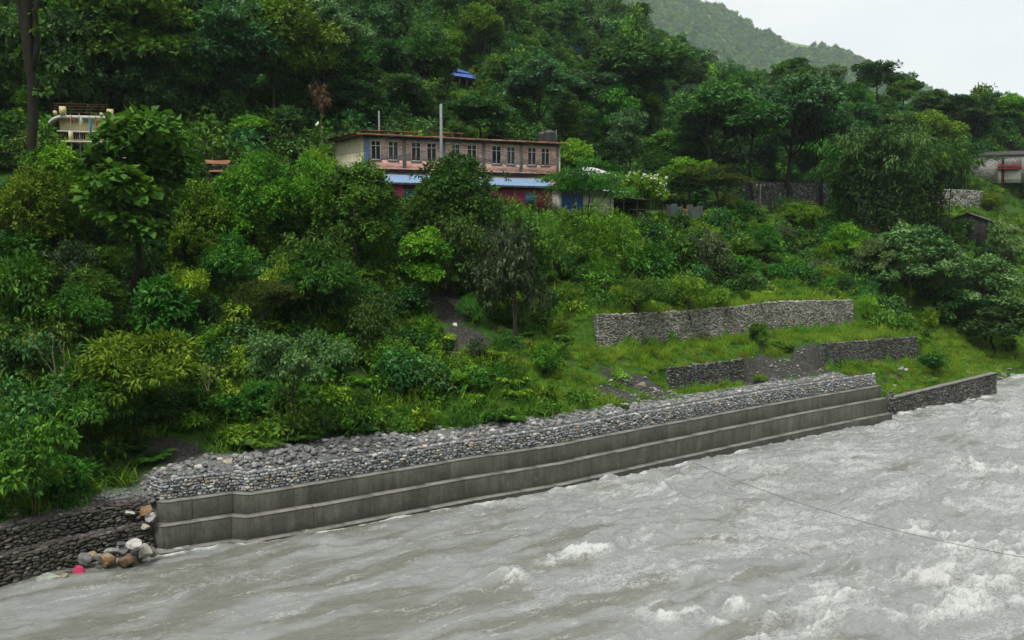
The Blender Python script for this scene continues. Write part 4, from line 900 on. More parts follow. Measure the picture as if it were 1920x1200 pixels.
def stuff(name, label, cat, kind_list, P, scl, seed, tilt=.12, zs=None):
    """ground cover spread as instances on the given points; stays one object"""
    rg = np.random.RandomState(seed); n = len(P)
    coll = bpy.data.collections.new(name + '_sources'); k = 0
    for kd in kind_list:
        for me in SRC[kd]: coll.objects.link(bpy.data.objects.new(f'{name}_source_{k:02d}', me)); k += 1
    me = bpy.data.meshes.new(name); me.vertices.add(n); me.vertices.foreach_set('co', np.ascontiguousarray(P, np.float32).ravel())
    at = me.attributes.new('rot', 'FLOAT_VECTOR', 'POINT'); at.data.foreach_set('vector', np.column_stack([rg.normal(0, tilt, n), rg.normal(0, tilt, n), rg.uniform(0, 6.28, n)]).astype(np.float32).ravel())
    zsc = scl * (rg.uniform(.8, 1.25, n) if zs is None else zs); at = me.attributes.new('scl', 'FLOAT_VECTOR', 'POINT'); at.data.foreach_set('vector', np.column_stack([scl, scl, zsc]).astype(np.float32).ravel())
    at = me.attributes.new('idx', 'INT', 'POINT'); at.data.foreach_set('value', rg.randint(0, k, n).astype(np.int32))
    me.update(); o = link(name, me); tag(o, label, cat, kind='stuff')
    g = bpy.data.node_groups.new(name + '_spread', 'GeometryNodeTree'); g.interface.new_socket('Geometry', in_out='INPUT', socket_type='NodeSocketGeometry'); g.interface.new_socket('Geometry', in_out='OUTPUT', socket_type='NodeSocketGeometry')
    N = g.nodes.new; i, q = N('NodeGroupInput'), N('NodeGroupOutput'); ci = N('GeometryNodeCollectionInfo'); ci.inputs['Collection'].default_value = coll; ci.inputs['Separate Children'].default_value = True; ci.inputs['Reset Children'].default_value = True
    ip = N('GeometryNodeInstanceOnPoints'); ip.inputs['Pick Instance'].default_value = True
    for nm, ty, so in (('rot', 'FLOAT_VECTOR', 'Rotation'), ('scl', 'FLOAT_VECTOR', 'Scale'), ('idx', 'INT', 'Instance Index')):
        na = N('GeometryNodeInputNamedAttribute'); na.data_type = ty; na.inputs['Name'].default_value = nm; g.links.new(na.outputs['Attribute'], ip.inputs[so])
    g.links.new(i.outputs[0], ip.inputs['Points']); g.links.new(ci.outputs[0], ip.inputs['Instance']); g.links.new(ip.outputs[0], q.inputs[0])
    md = o.modifiers.new('spread', 'NODES'); md.node_group = g; return o
SOIL = []       # bare patches: centre, radii along x and y
def bare(x, y):
    m = np.zeros(np.shape(x))
    for (cx, cy_, rx, ry) in SOIL: m = np.maximum(m, np.exp(-(((x - cx) / rx) ** 2 + ((y - cy_) / ry) ** 2)))
    return m
def cloud(n, seed, x0, x1, y0, y1, test):
    rg = np.random.RandomState(seed); x = rg.uniform(x0, x1, n); y = rg.uniform(y0, y1, n); s, t = bank_st(x, y); az = 960 + F_PX * x / y
    k = test(x, y, s, t, az, rg.rand(n)) & (az > -160) & (az < 2080); x, y = x[k], y[k]; return np.column_stack([x, y, ground_z(x, y)])
# ------------------------------------------------------------------ buildings
def _m():
    t = NT('brick'); c = t.coord('Object')
    sw = t.n('ShaderNodeSeparateXYZ', Vector=c); v = t.n('ShaderNodeCombineXYZ', X=t.math('ADD', sw.outputs[0], sw.outputs[1]), Y=sw.outputs[2])
    b = t.n('ShaderNodeTexBrick', Vector=v.outputs[0], Color1=(.66, .29, .23, 1), Color2=(.78, .44, .37, 1), Mortar=(.62, .52, .47, 1), Scale=1.0)
    b.inputs['Mortar Size'].default_value = .012; b.inputs['Brick Width'].default_value = .24; b.inputs['Row Height'].default_value = .085; b.inputs['Bias'].default_value = -.1
    n = t.noise(c, .9, 6, .65); col = t.mix(.8, b.outputs['Color'], t.ramp(n, [(.3, .62), (.7, 1.25)]), 'MULTIPLY')
    cell = t.n('ShaderNodeTexVoronoi', Vector=t.mapping(v.outputs[0], (4.2, 11.8, 1)), Scale=1.0); col = t.mix(.55, col, t.ramp(t.n('ShaderNodeSeparateXYZ', Vector=cell.outputs['Color']).outputs[0], [(0, .6), (1, 1.45)]), 'MULTIPLY')
    M['brick'] = t.done(t.pbr(col, .9, .15, 0, t.bump(b.outputs['Fac'], .4, -.01)))
    def rusty(name, base, rust, amt, wave=True, scale=.9):
        t = NT(name); c = t.coord('Object'); n = t.noise(t.mapping(c, (1, 1, .5)), scale, 6, .65); col = t.mix(t.ramp(n, [(amt, 0.0), (amt + .12, 1.0)]), base, rust)
        col = t.mix(.6, col, t.ramp(t.noise(c, 5, 5, .6), [(.3, .65), (.7, 1.25)]), 'MULTIPLY')
        M[name] = t.done(t.pbr(col, .6, .35, 0, t.bump(t.noise(c, 20, 3), .2, .01)))
    rusty('roof_rust', (.26, .11, .055), (.45, .23, .14), .52); rusty('roof_blue', (.22, .33, .48), (.27, .37, .48), .55); rusty('roof_blue_deep', (.06, .13, .40), (.10, .18, .44), .55)
    rusty('roof_grey', (.42, .42, .42), (.22, .19, .17), .56); rusty('roof_white', (.55, .55, .53), (.20, .16, .13), .52); rusty('fence_sheet', (.10, .125, .13), (.12, .07, .045), .50)
    rusty('roof_dark', (.04, .037, .035), (.07, .06, .055), .55)
    M['cement'] = mat_plain('cement', (.20, .20, .19), .9, .3, 2.0); M['cement_dark'] = mat_plain('cement_dark', (.045, .048, .055), .9, .35, 2.0); M['blue_paint'] = mat_plain('blue_paint', (.16, .24, .40), .8, .3, 2.5)
    M['plaster_yellow'] = mat_plain('plaster_yellow', (.62, .54, .29), .85, .14, 1.2); M['plaster_cream'] = mat_plain('plaster_cream', (.52, .49, .33), .85, .25, 1.2); M['plaster_white'] = mat_plain('plaster_white', (.60, .59, .56), .85, .2, 1.5)
    M['pink'] = mat_plain('pink', (.50, .035, .18), .8, .15, 1.5); M['maroon'] = mat_plain('maroon', (.17, .02, .04), .8, .2, 1.5); M['teal'] = mat_plain('teal', (.03, .12, .19), .6, .2, 2.0); M['shutter_blue'] = mat_plain('shutter_blue', (.025, .11, .42), .5, .2, 2.0)
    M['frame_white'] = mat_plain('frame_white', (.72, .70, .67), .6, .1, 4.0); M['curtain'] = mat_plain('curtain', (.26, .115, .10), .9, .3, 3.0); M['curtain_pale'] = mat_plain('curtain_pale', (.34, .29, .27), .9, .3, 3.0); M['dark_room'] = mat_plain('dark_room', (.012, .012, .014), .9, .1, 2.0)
    M['tank'] = mat_plain('tank', (.035, .037, .040), .45, .2, 2.0, .5); M['wood'] = mat_plain('wood', (.10, .075, .05), .85, .35, 4.0); M['pole'] = mat_plain('pole', (.22, .235, .25), .8, .15, 3.0); M['rail_red'] = mat_plain('rail_red', (.35, .05, .05), .7, .2, 3.0)
    M['cable'] = mat_plain('cable', (.03, .03, .032), .6, .1, 3.0); M['rope'] = mat_plain('rope', (.10, .095, .09), .8, .2, 3.0); M['brown_rail'] = mat_plain('brown_rail', (.16, .06, .04), .8, .25, 3.0)
    for n, c in (('flag_crimson', (.40, .04, .07)), ('flag_white', (.75, .75, .74)), ('flag_blue', (.05, .30, .52)), ('flag_red', (.55, .03, .03)), ('plastic_pink', (.55, .035, .12)), ('cloth_white', (.72, .73, .74)), ('tarp_blue', (.06, .22, .60))): M[n] = mat_plain(n, c, .7, .12, 2.5)
    t = NT('glass'); p = t.pbr((.02, .022, .025), .12, .5); M['glass'] = t.done(t.n('ShaderNodeMixShader', i0=.28, i1=t.n('ShaderNodeBsdfTransparent').outputs[0], i2=p).outputs[0])
_m()
class Frame:
    def __init__(s, A, B, z0):
        s.A = np.asarray(A[:2], float); u = np.asarray(B[:2], float) - s.A; s.L = np.linalg.norm(u); s.u = u / s.L; s.n = np.array([-s.u[1], s.u[0]]); s.z0 = z0; s.rot = math.atan2(s.u[1], s.u[0])
    def root(s, name): return empty(name, (*s.A, s.z0), s.rot)
    def loc(s, px, py, y=0.0):
        d = ray(px, py); k = (s.A + s.n * y - CAM[:2]) @ s.n / (d[:2] @ s.n); p = CAM + d * k; return (p[:2] - s.A) @ s.u, p[2] - s.z0
    def x(s, px, y=0.0): return s.loc(px, 400, y)[0]
    def world(s, x, y, z): p = s.A + s.u * x + s.n * y; return np.array([*p, s.z0 + z])
def window(parent, x0, x1, z0, z1, y=0.0, transom=.28, curtain='curtain', bar=.05):
    f = MB(); ym, yb = y - .03, y + .09; h = z1 - z0
    for a in (x0, (x0 + x1) / 2 - bar / 2, x1 - bar): f.box((a, ym, z0), (a + bar, yb, z1))
    for a in (z0, z1 - transom * h, z1 - bar): f.box((x0 + .002, ym + .006, a), (x1 - .002, yb - .006, a + bar))
    w = f.build('window', M['frame_white'], parent); xm = (x0 + x1) / 2
    for xa, xb in ((x0 + bar, xm - bar / 2), (xm + bar / 2, x1 - bar)):
        for za, zb in ((z0 + bar, z1 - transom * h), (z1 - transom * h + bar, z1 - bar)): MB().box((xa, y + .03, za), (xb, y + .036, zb)).build('pane', M['glass'], w)
    if curtain:
        xs = np.linspace(x0 + bar, x1 - bar, 25); yy = y + .16 + .03 * np.sin((xs - x0) * 38); g = np.stack([np.stack([xs, yy, np.full(25, z0 + .03)], -1), np.stack([xs, yy, np.full(25, z1 - .03)], -1)], 0); MB().sheet(g).build('curtain', M[curtain], w)
    return w
def sheet_roof(name, parent, quad, mat, waves=0, thick=.03, amp=.03):
    """corrugated sheet over a quad given as back-left, back-right, front-right, front-left"""
    a, b, c, d = (np.asarray(q, float) for q in quad); n = max(waves * 6, 2); u = np.linspace(0, 1, n + 1)[None, :, None]; v = np.linspace(0, 1, 5)[:, None, None]
    G = (a + (b - a) * u) * (1 - v) + (d + (c - d) * u) * v; up = np.array([0, 0, 1.0]); G = G + up * (amp * np.cos(u * waves * 2 * math.pi) if waves else 0) + up * .012 * np.sin(u * 9 + v * 4)
    mb = MB(); mb.sheet(G); mb.sheet(G[::-1] - up * thick); return mb.build(name, M[mat], parent)

def build_brick_house():
    A, B = at_y(684, 400, 89.0), at_y(1047, 400, 98.0); F = Frame(A, B, 15.9); r = F.root('brick_house'); L = F.L
    tag(r, 'two storey pink brick building with rusty flat roof edge and white window frames', 'building')
    zt = (F.loc(684, 254)[1] + F.loc(1047, 270)[1]) / 2; zf = (F.loc(684, 314)[1] + F.loc(1047, 327)[1]) / 2; D = 8.0
    pxs = [(697, 715), (729, 748), (772, 790), (801, 819), (845, 863), (876, 894), (922, 940), (950, 966), (989, 1005), (1014, 1030)]; wins = [(F.x(a), F.x(b)) for a, b in pxs]
    cols = [(0.0, .5)] + [(F.x(p) - .17, F.x(p) + .17) for p in (759, 833, 907, 977)] + [(L - .25, L)]
    def storey(z0, z1, w0, w1, name):
        mb = MB(); mb.box((.02, 0, z0), (L - .02, .22, w0)); mb.box((.02, 0, w1), (L - .02, .22, z1)); e = [.02] + [q for w in wins for q in w] + [L - .02]
        for a, b in zip(e[::2], e[1::2]): mb.box((a, 0, w0), (b, .22, w1))
        mb.build(name, M['brick'], r)
        for k, w in enumerate(wins): window(r, w[0] + .003, w[1] - .003, w0 + .003, w1 - .003, .0, curtain=['curtain_pale', 'curtain', 'curtain', 'curtain_pale', None, 'curtain'][(k * 5 + int(z0)) % 6])
        for k, w in enumerate(wins): MB().box((w[0] - .06, -.07, w0 - .07), (w[1] + .06, .1, w0 - .002)).build('window_sill', M['cement'], r)
    storey(zf, zt - .22, zt - 2.13, zt - .42, 'brick_wall'); storey(0.0, zf - .34, zf - 2.2, zf - .50, 'brick_wall')
    MB().box((0, .6, 0), (L, .7, zt - .2)).build('room_back', M['dark_room'], r)
    for k, (a, b) in enumerate(cols):
        MB().box((a, -.035, 0), (b, .2, zf - .345)).build('column', M['blue_paint' if k == 0 else 'cement'], r); MB().box((a, -.035, zf + .005), (b, .2, zt - .225)).build('column', M['blue_paint' if k == 0 else 'cement'], r)
    MB().box((-.05, -.10, zf - .34), (L + .05, .3, zf)).build('floor_band', M['cement_dark'], r); MB().box((-.06, -.22, zf - .04), (L + .06, .3, zf + .03)).build('floor_ledge', M['brick'], r)
    MB().box((-.02, -.05, zt - .22), (L + .02, .3, zt)).build('roof_beam', M['cement_dark'], r)
    MB().box((-.22, .0, 0), (.0, D, zt)).build('side_wall', M['plaster_cream'], r); MB().box((L, .0, 0), (L + .2, D, zt)).build('side_wall', M['plaster_cream'], r); MB().box((0, D - .2, 0), (L, D, zt)).build('back_wall', M['brick'], r)
    s = MB(); n = 46; xs = np.linspace(-.9, L + .55, n); rg = np.random.RandomState(2); zz = rg.uniform(-.03, .03, n)
    s.sheet(np.stack([np.stack([xs, np.full(n, -.62) + zz, zt + .0 + zz], -1), np.stack([xs, np.full(n, -.66) + zz, zt + .12 + zz], -1), np.stack([xs, np.full(n, D + .5), zt + .30 + 0 * zz], -1), np.stack([xs, np.full(n, D + .5), zt + .1 + 0 * zz], -1), np.stack([xs, np.full(n, -.60), zt + .004 + 0 * zz], -1)], 0)); s.build('roof_slab', M['roof_rust'], r)
    for (pa, pb, ya) in ((692, 786, 3.0), (829, 869, 3.2)):
        x0, z0 = F.loc(pa, 241, ya); x1, z1 = F.loc(pb, 250 if pb < 800 else 256, ya); zc = (z0 + z1) / 2
        sheet_roof('roof_shelter', r, ((x0, ya + 3.2, zc + .25), (x1, ya + 3.2, zc + .25), (x1, ya, zc - .02), (x0, ya, zc - .02)), 'roof_rust', 22)
        for xx in (x0 + .2, x1 - .2): MB().box((xx, ya + .1, zt + .12), (xx + .08, ya + .18, zc - .03)).build('shelter_post', M['wood'], r)
    BH.update(F=F, zt=zt, zf=zf)
    # tanks stand on the roof
    for px, lab, yy, k in ((1030, 'black ribbed water tank on the brick building roof, the nearer of two', .55, 1.0), (1019, 'black ribbed water tank half hidden behind the nearer tank on the roof', 2.0, 1.0)):
        x, _ = F.loc(px, 255, yy); p = F.world(x, yy, zt + .14); prof = [(0, 0), (.52, 0), (.54, .06), (.52, .12), (.54, .2), (.52, .28), (.54, .36), (.52, .44), (.54, .52), (.52, .6), (.54, .68), (.52, .76), (.54, .84), (.50, .92), (.36, 1.02), (.18, 1.07)]
        t = empty('water_tank', p, 0); t.scale = (1.12, 1.12, 1.15); tag(t, lab, 'water tank'); n = 20; an = np.arange(n) / n * 2 * math.pi; G = np.array([[(q * math.cos(a), q * math.sin(a), z) for a in list(an) + [0]] for q, z in prof]); MB().sheet(G).build('tank_body', M['tank'], t, True)
        MB().tube([(0, 0, 1.06), (0, 0, 1.13)], .19, 14).build('lid', M['tank'], t)
        if yy < 2: MB().tube([(.58, -.1, 1.1), (.62, -.1, .6), (.62, -.1, 0)], .03, 6).build('pipe', M['pole'], t)
BH = {}
def build_front_shops():
    F = BH['F']; L = F.L; zb = F.loc(700, 327)[1]; zfr = F.loc(735, 342, -3.0)[1]; x0, x1 = F.x(712, -3.0), F.x(1040, -3.0)
    r = F.root('pink_shop'); tag(r, 'long low shop with bright pink and maroon walls under a pale blue sheet roof', 'shop')
    sheet_roof('roof', r, ((x0 - 1.3, -.24, zb), (x1 - .2, -.24, zb), (x1, -3.4, zfr), (x0 - 1.2, -3.4, zfr)), 'roof_blue', 60, amp=.02)
    MB().box((x0 - 1.1, -3.36, zfr - .16), (x1 - .1, -3.26, zfr - .05)).build('fascia', M['roof_blue'], r)
    zt = zfr - .17; xa, xb, xc, xd = F.x(757, -3), F.x(800, -3), F.x(930, -3), x1 - .3
    MB().box((x0 - .6, -3.0, 0), (xa, -2.8, zt)).build('wall', M['pink'], r); MB().box((xb, -3.0, 0), (xc, -2.8, zt)).build('wall', M['pink'], r); MB().box((xc, -3.0, 0), (xd, -2.8, zt)).build('wall', M['maroon'], r); MB().box((x0 - .6, -2.79, 0), (x0 - .4, -.26, zt)).build('wall', M['pink'], r); MB().box((xd - .2, -2.79, 0), (xd, -.26, zt)).build('wall', M['maroon'], r)
    s = MB()
    for k in range(14): z = .05 + k * (zt - .3) / 14; s.box((xa + .05, -2.95 + .02 * (k % 2), z), (xb - .05, -2.88, z + (zt - .3) / 14 - .012))
    s.build('shutter', M['teal'], r); MB().box((xa, -3.02, zt - .3), (xb, -2.86, zt)).build('lintel', M['maroon'], r)
    w = MB(); wx = F.x(985, -3); w.box((wx, -3.04, .9), (wx + 1.1, -2.99, 2.0)); w.build('window', M['teal'], r)
    # railing in front of the shop
    fr = F.root('railing'); tag(fr, 'thin magenta railing of upright bars in front of the pink wall', 'railing'); a, b = F.x(738, -4.3), F.x(788, -4.3)
    for z in (.25, 1.05): MB().box((a, -4.32, z - .03), (b, -4.28, z + .03)).build('rail', M['pink'], fr)
    for x in np.arange(a, b, .24): MB().tube([(x, -4.3, -.2), (x, -4.3, 1.15)], .02, 5).build('bar', M['pink'], fr)
    ba = F.root('wooden_paling'); tag(ba, 'row of thin upright stakes beside the maroon wall of the shop', 'fence'); a, b = F.x(1027, -3.8), F.x(1046, -3.8)
    for x in np.arange(a, b, .16): MB().tube([(x, -3.8, -.3), (x + .03, -3.8, 1.5 + .2 * math.sin(x * 9))], .025, 5).build('stake', M['wood'], ba)
    # blue shuttered shop
    A, B = at_y(1046, 390, 96.0), at_y(1182, 390, 101.0); G = Frame(A, B, 15.8); r = G.root('blue_shop'); tag(r, 'low white shop with a bright blue roller shutter under a grey sheet roof', 'shop')
    xa, zt = G.loc(1053, 357); xb = G.x(1094); xe = G.x(1150); MB().box((0, 0, 0), (xa, .2, zt + .2)).build('wall', M['plaster_white'], r); MB().box((xb, 0, 0), (xe, .2, zt + .2)).build('wall', M['plaster_white'], r); MB().box((xa, .01, zt), (xb, .19, zt + .2)).build('lintel', M['plaster_white'], r); MB().box((0, .2, 0), (.2, 4, zt + .2)).build('wall', M['plaster_white'], r)
    s = MB(); 
    for k in range(18): z = k * zt / 18; s.box((xa + .01, .06 + .015 * (k % 2), z), (xb - .01, .14, z + zt / 18 - .01))
    s.build('shutter', M['shutter_blue'], r); zr = G.loc(1046, 353)[1]; sheet_roof('roof', r, ((-.4, 4.0, zr + .55), (xe + .4, 4.0, zr + .35), (xe + 1.6, -1.1, zr - .25), (-.4, -1.1, zr)), 'roof_grey', 36, amp=.02)
    # hut behind with pale patched roof
    A, B = at_y(1098, 350, 103.0), at_y(1160, 350, 106.0); G = Frame(A, B, 15.9); r = G.root('grey_hut'); tag(r, 'small grey walled hut with a patched white metal roof behind the feathery tree', 'hut')
    z0 = G.loc(1120, 331)[1]; z1 = G.loc(1130, 319, 2)[1]; Lh = G.L; wx0, wz0 = G.loc(1104, 343); wx1, wz1 = G.loc(1112, 334)
    mb = MB(); mb.box((0, 0, 0), (wx0, .2, z0)); mb.box((wx1, 0, 0), (Lh, .2, z0)); mb.box((wx0, 0, 0), (wx1, .2, wz0)); mb.box((wx0, 0, wz1), (wx1, .2, z0)); mb.box((Lh - .2, .2, 0), (Lh, 4.2, z0)); mb.box((0, .2, 0), (.2, 4.2, z0)); mb.build('wall', M['cement'], r)
    window(r, wx0, wx1, wz0, wz1, .02, curtain=None); MB().box((.2, .5, 0), (Lh - .2, .55, z0 - .02)).build('room_back', M['dark_room'], r)
    a = [(-.5, -.5, z0), (Lh + .5, -.5, z0), (Lh + .5, 4.6, z0), (-.5, 4.6, z0)]; p, q = (Lh * .38, 2.0, z1 + .25), (Lh * .62, 2.0, z1 + .25)
    for nm, f in (('roof_panel', (p, q, a[1], a[0])), ('roof_panel', (q, p, a[3], a[2])), ('roof_panel', (p, p, a[0], a[3])), ('roof_panel', (q, q, a[2], a[1]))): sheet_roof(nm, r, f, 'roof_white', 0)
    # open lean-to shed
    A, B = at_y(1140, 395, 99.0), at_y(1250, 395, 104.0); G = Frame(A, B, 15.8); r = G.root('open_shed'); tag(r, 'dark open shed on wooden posts under a thin light sheet roof', 'shed')
    x0, z0 = G.loc(1140, 362); x1, z1 = G.loc(1182, 367); sheet_roof('roof', r, ((x0, 3, z0 + .5), (x1 + .3, 3, z1 + .45), (x1, -.4, z1), (x0, -.4, z0)), 'roof_white', 14, amp=.02); x2 = G.x(1245)
    sheet_roof('roof', r, ((x1 + .31, 3, z1 + .2), (x2, 3, z1), (x2, -.3, z1 - .5), (x1 + .1, -.3, z1 - .3)), 'roof_dark', 20, amp=.02)
    for x in np.linspace(x0 + .3, x2 - .2, 5): MB().tube([(x, 0, -.3), (x, 0, z1 - .35)], .06, 6).build('post', M['wood'], r)
    MB().box((x0 + .2, 2.6, -.2), (x2 - .1, 2.7, z1 - .2)).build('back_wall', M['dark_room'], r); MB().box((x1, .05, .7), (x2 - .2, .12, .8)).build('rail', M['wood'], r)
    # corrugated sheet fence
    A, B = hits(1250, 421), hits(1318, 424); F3 = Frame(A, B, min(A[2], B[2])); r = F3.root('sheet_fence'); tag(r, 'weathered bluish corrugated sheet fence with a rusty panel on the scarp edge', 'fence'); n = 7; w = F3.L / n
    for k in range(n):
        if k == 3: continue
        h = F3.loc(1280, 385)[1] + .15 * math.sin(k * 2.1); g = np.array([[(k * w + u * w * .97, .03 * math.cos(u * 6 * 2 * math.pi) + .02 * (k % 2), z) for u in np.linspace(0, 1, 37)] for z in (-.2, h)])
        MB().sheet(g).build('sheet_panel', M['fence_sheet'], r)
    MB().box((3 * w, .05, 0), (4 * w, .12, F3.loc(1280, 388)[1] * .9)).build('sheet_panel', M['roof_rust'], r)
    for k in range(n + 1): MB().tube([(k * w, .12, -.4), (k * w, .12, F3.loc(1280, 384)[1])], .05, 6).build('post', M['wood'], r)

def build_yellow_house():
    A, B = at_y(108, 270, 86.0), at_y(232, 270, 87.0); F = Frame(A, B, 15.8); r = F.root('yellow_house'); tag(r, 'pale yellow house with a flat overhanging roof, parapet posts and barred windows', 'house')
    L = F.L; zr = F.loc(150, 222)[1]; zw = F.loc(150, 264)[1]; D = 7; x0 = F.x(118)
    MB().box((x0, 0, 0), (L, .2, zw - .12)).build('wall', M['plaster_yellow'], r); 
    ub = F.loc(150, 249)[1]; b = MB(); b.box((x0, 0, zw + .05), (L, .2, zw + .16)); b.box((x0, .0, ub), (L, .2, zr - .002))
    wins = [(F.x(121), F.x(135)), (F.x(142), F.x(166)), (F.x(172), F.x(192))]; e = [x0] + [q for w in wins for q in w] + [L]
    for a, c in zip(e[::2], e[1::2]): b.box((a, 0, zw + .16), (c, .2, ub))
    b.build('wall', M['plaster_yellow'], r); MB().box((x0, .2, 0), (x0 + .2, D, zr)).build('side_wall', M['plaster_yellow'], r); MB().box((x0 + .2, .5, 0), (L, .55, zr)).build('room_back', M['dark_room'], r)
    for (a, c) in wins:
        w = MB(); 
        for x in np.linspace(a + .03, c - .03, max(4, int((c - a) / .14))): w.box((x - .012, -.01, zw + .16), (x + .012, .02, ub))
        f = w.build('window', M['frame_white'], r); MB().box((a, .06, zw + .165), (c, .065, ub - .003)).build('pane', M['glass'], f)
    MB().box((x0 - .1, -.5, ub + .02), (L, -.002, ub + .12)).build('sunshade', M['plaster_white'], r)
    # roof with a drooping left eave
    n = 9; xs = np.concatenate([np.linspace(F.x(101), x0 + .3, 6), [L * .6, L + .4]]); zz = np.concatenate([zr + .18 - .55 * ((x0 + .3 - xs[:6]) / (x0 + .3 - xs[0])) ** 2, [zr + .18, zr + .18]]); g = lambda dy, dz: np.stack([xs, np.full(len(xs), dy), zz + dz], -1)
    MB().sheet(np.stack([g(-.6, -.18), g(-.65, 0), g(D, 0), g(D, -.18), g(-.6, -.18)], 0)).build('roof', M['plaster_white'], r)
    zp = zr + .19
    for px, pt in ((111, 208), (125, 200), (197, 212), (213, 205)):
        x = F.x(px, -.5); wd = .12 if px in (111, 197) else .24; MB().box((x - wd, -.7, zp), (x + wd, -.3, F.loc(px, pt, -.5)[1])).build('parapet_post', M['plaster_yellow'], r)
    for z in (.25, .5, .75, .95): MB().box((F.x(111), -.52, zp + z), (F.x(213), -.49, zp + z + .035)).build('roof_rail', M['brown_rail'], r)
    MB().box((x0 - .5, -1.3, zw - .30), (L + .4, .0, zw - .10)).build('balcony', M['plaster_cream'], r); MB().box((F.x(135, -.9), -1.1, zw - .1), (F.x(142, -.9), -.8, ub)).build('column', M['plaster_yellow'], r)
    # flags on thin poles along the balcony
    for k, (px, top, low, c, lab) in enumerate([(139, 213, 230, 'flag_crimson', 'dull crimson flag hanging on a pole in front of the yellow house'), (155, 212, 233, 'flag_white', 'white flag hanging on a pole in front of the yellow house'), (173, 216, 246, 'flag_blue', 'long sky blue flag hanging on a pole in front of the yellow house'), (187, 214, 236, 'flag_red', 'bright red flag on a pole beside the big leaved tree')]):
        p = F.world(F.x(px, -1.6), -1.6, 0); pb = gz(p[0], p[1]); zt = at_y(px, top, p[1])[2]; zl = at_y(px, low, p[1])[2]; fl = empty('flag', (p[0], p[1], pb), .1); tag(fl, lab, 'flag', 'flags in front of the yellow house'); MB().tube([(0, 0, -.3), (0, 0, zt - pb)], .02, 5).build('flag_pole', M['pole'], fl)
        n, m = 9, 7; u = np.linspace(0, 1, n)[:, None]; v = np.linspace(0, 1, m)[None, :]; w = .26 * (.35 + .65 * np.sin(u * math.pi * .8)); X = .03 + v * w * (1 - .3 * u) - .25 * u * (1 - v) * 0; Z = (zt - pb - .05) - u * (zt - zl) + 0 * v - .25 * v * (1 - u); Y = .09 * np.sin(v * 7 + u * 3) + 0 * u; MB().sheet(np.stack([X - .12 * (k == 3), Y, Z], -1)).build('cloth', M[c], fl)
    # grey and rusty low roofs below
    def low_roof(name, label, q, y, mat, cat='shed', drop=2.4, pitch=.5, waves=20):
        (xa, ya), (xb, yb) = q; a = at_y(xa, ya, y); b = at_y(xb, yb, y + .4); G = Frame(a, b, a[2] - drop); r = G.root(name); tag(r, label, cat); Lr = G.L
        sheet_roof('roof', r, ((-.2, 3.2, drop + pitch), (Lr + .2, 3.2, drop + pitch + b[2] - a[2]), (Lr + .2, -.3, drop + b[2] - a[2]), (-.2, -.3, drop)), mat, waves, amp=.025)
        MB().box((0, 0, -.8), (Lr, .15, drop - .25)).build('wall', M['wood'], r); MB().box((0, .15, -.8), (.15, 3, drop - .1)).build('wall', M['wood'], r); MB().box((Lr - .15, .15, -.8), (Lr, 3, drop - .1)).build('wall', M['wood'], r)
    low_roof('grey_shed', 'low grey roofed shed half hidden behind the big leaved tree', ((178, 296), (262, 297)), 81.0, 'roof_grey', drop=3.2)
    low_roof('rusty_shed', 'low shed with a rusty sheet roof between two round green trees', ((374, 307), (424, 308)), 82.0, 'roof_rust', drop=3.5, pitch=.55)
    low_roof('rusty_shed', 'lower rusty roofed lean-to beneath the rusty shed', ((386, 323), (415, 322)), 80.0, 'roof_rust', drop=2.6, pitch=.4)

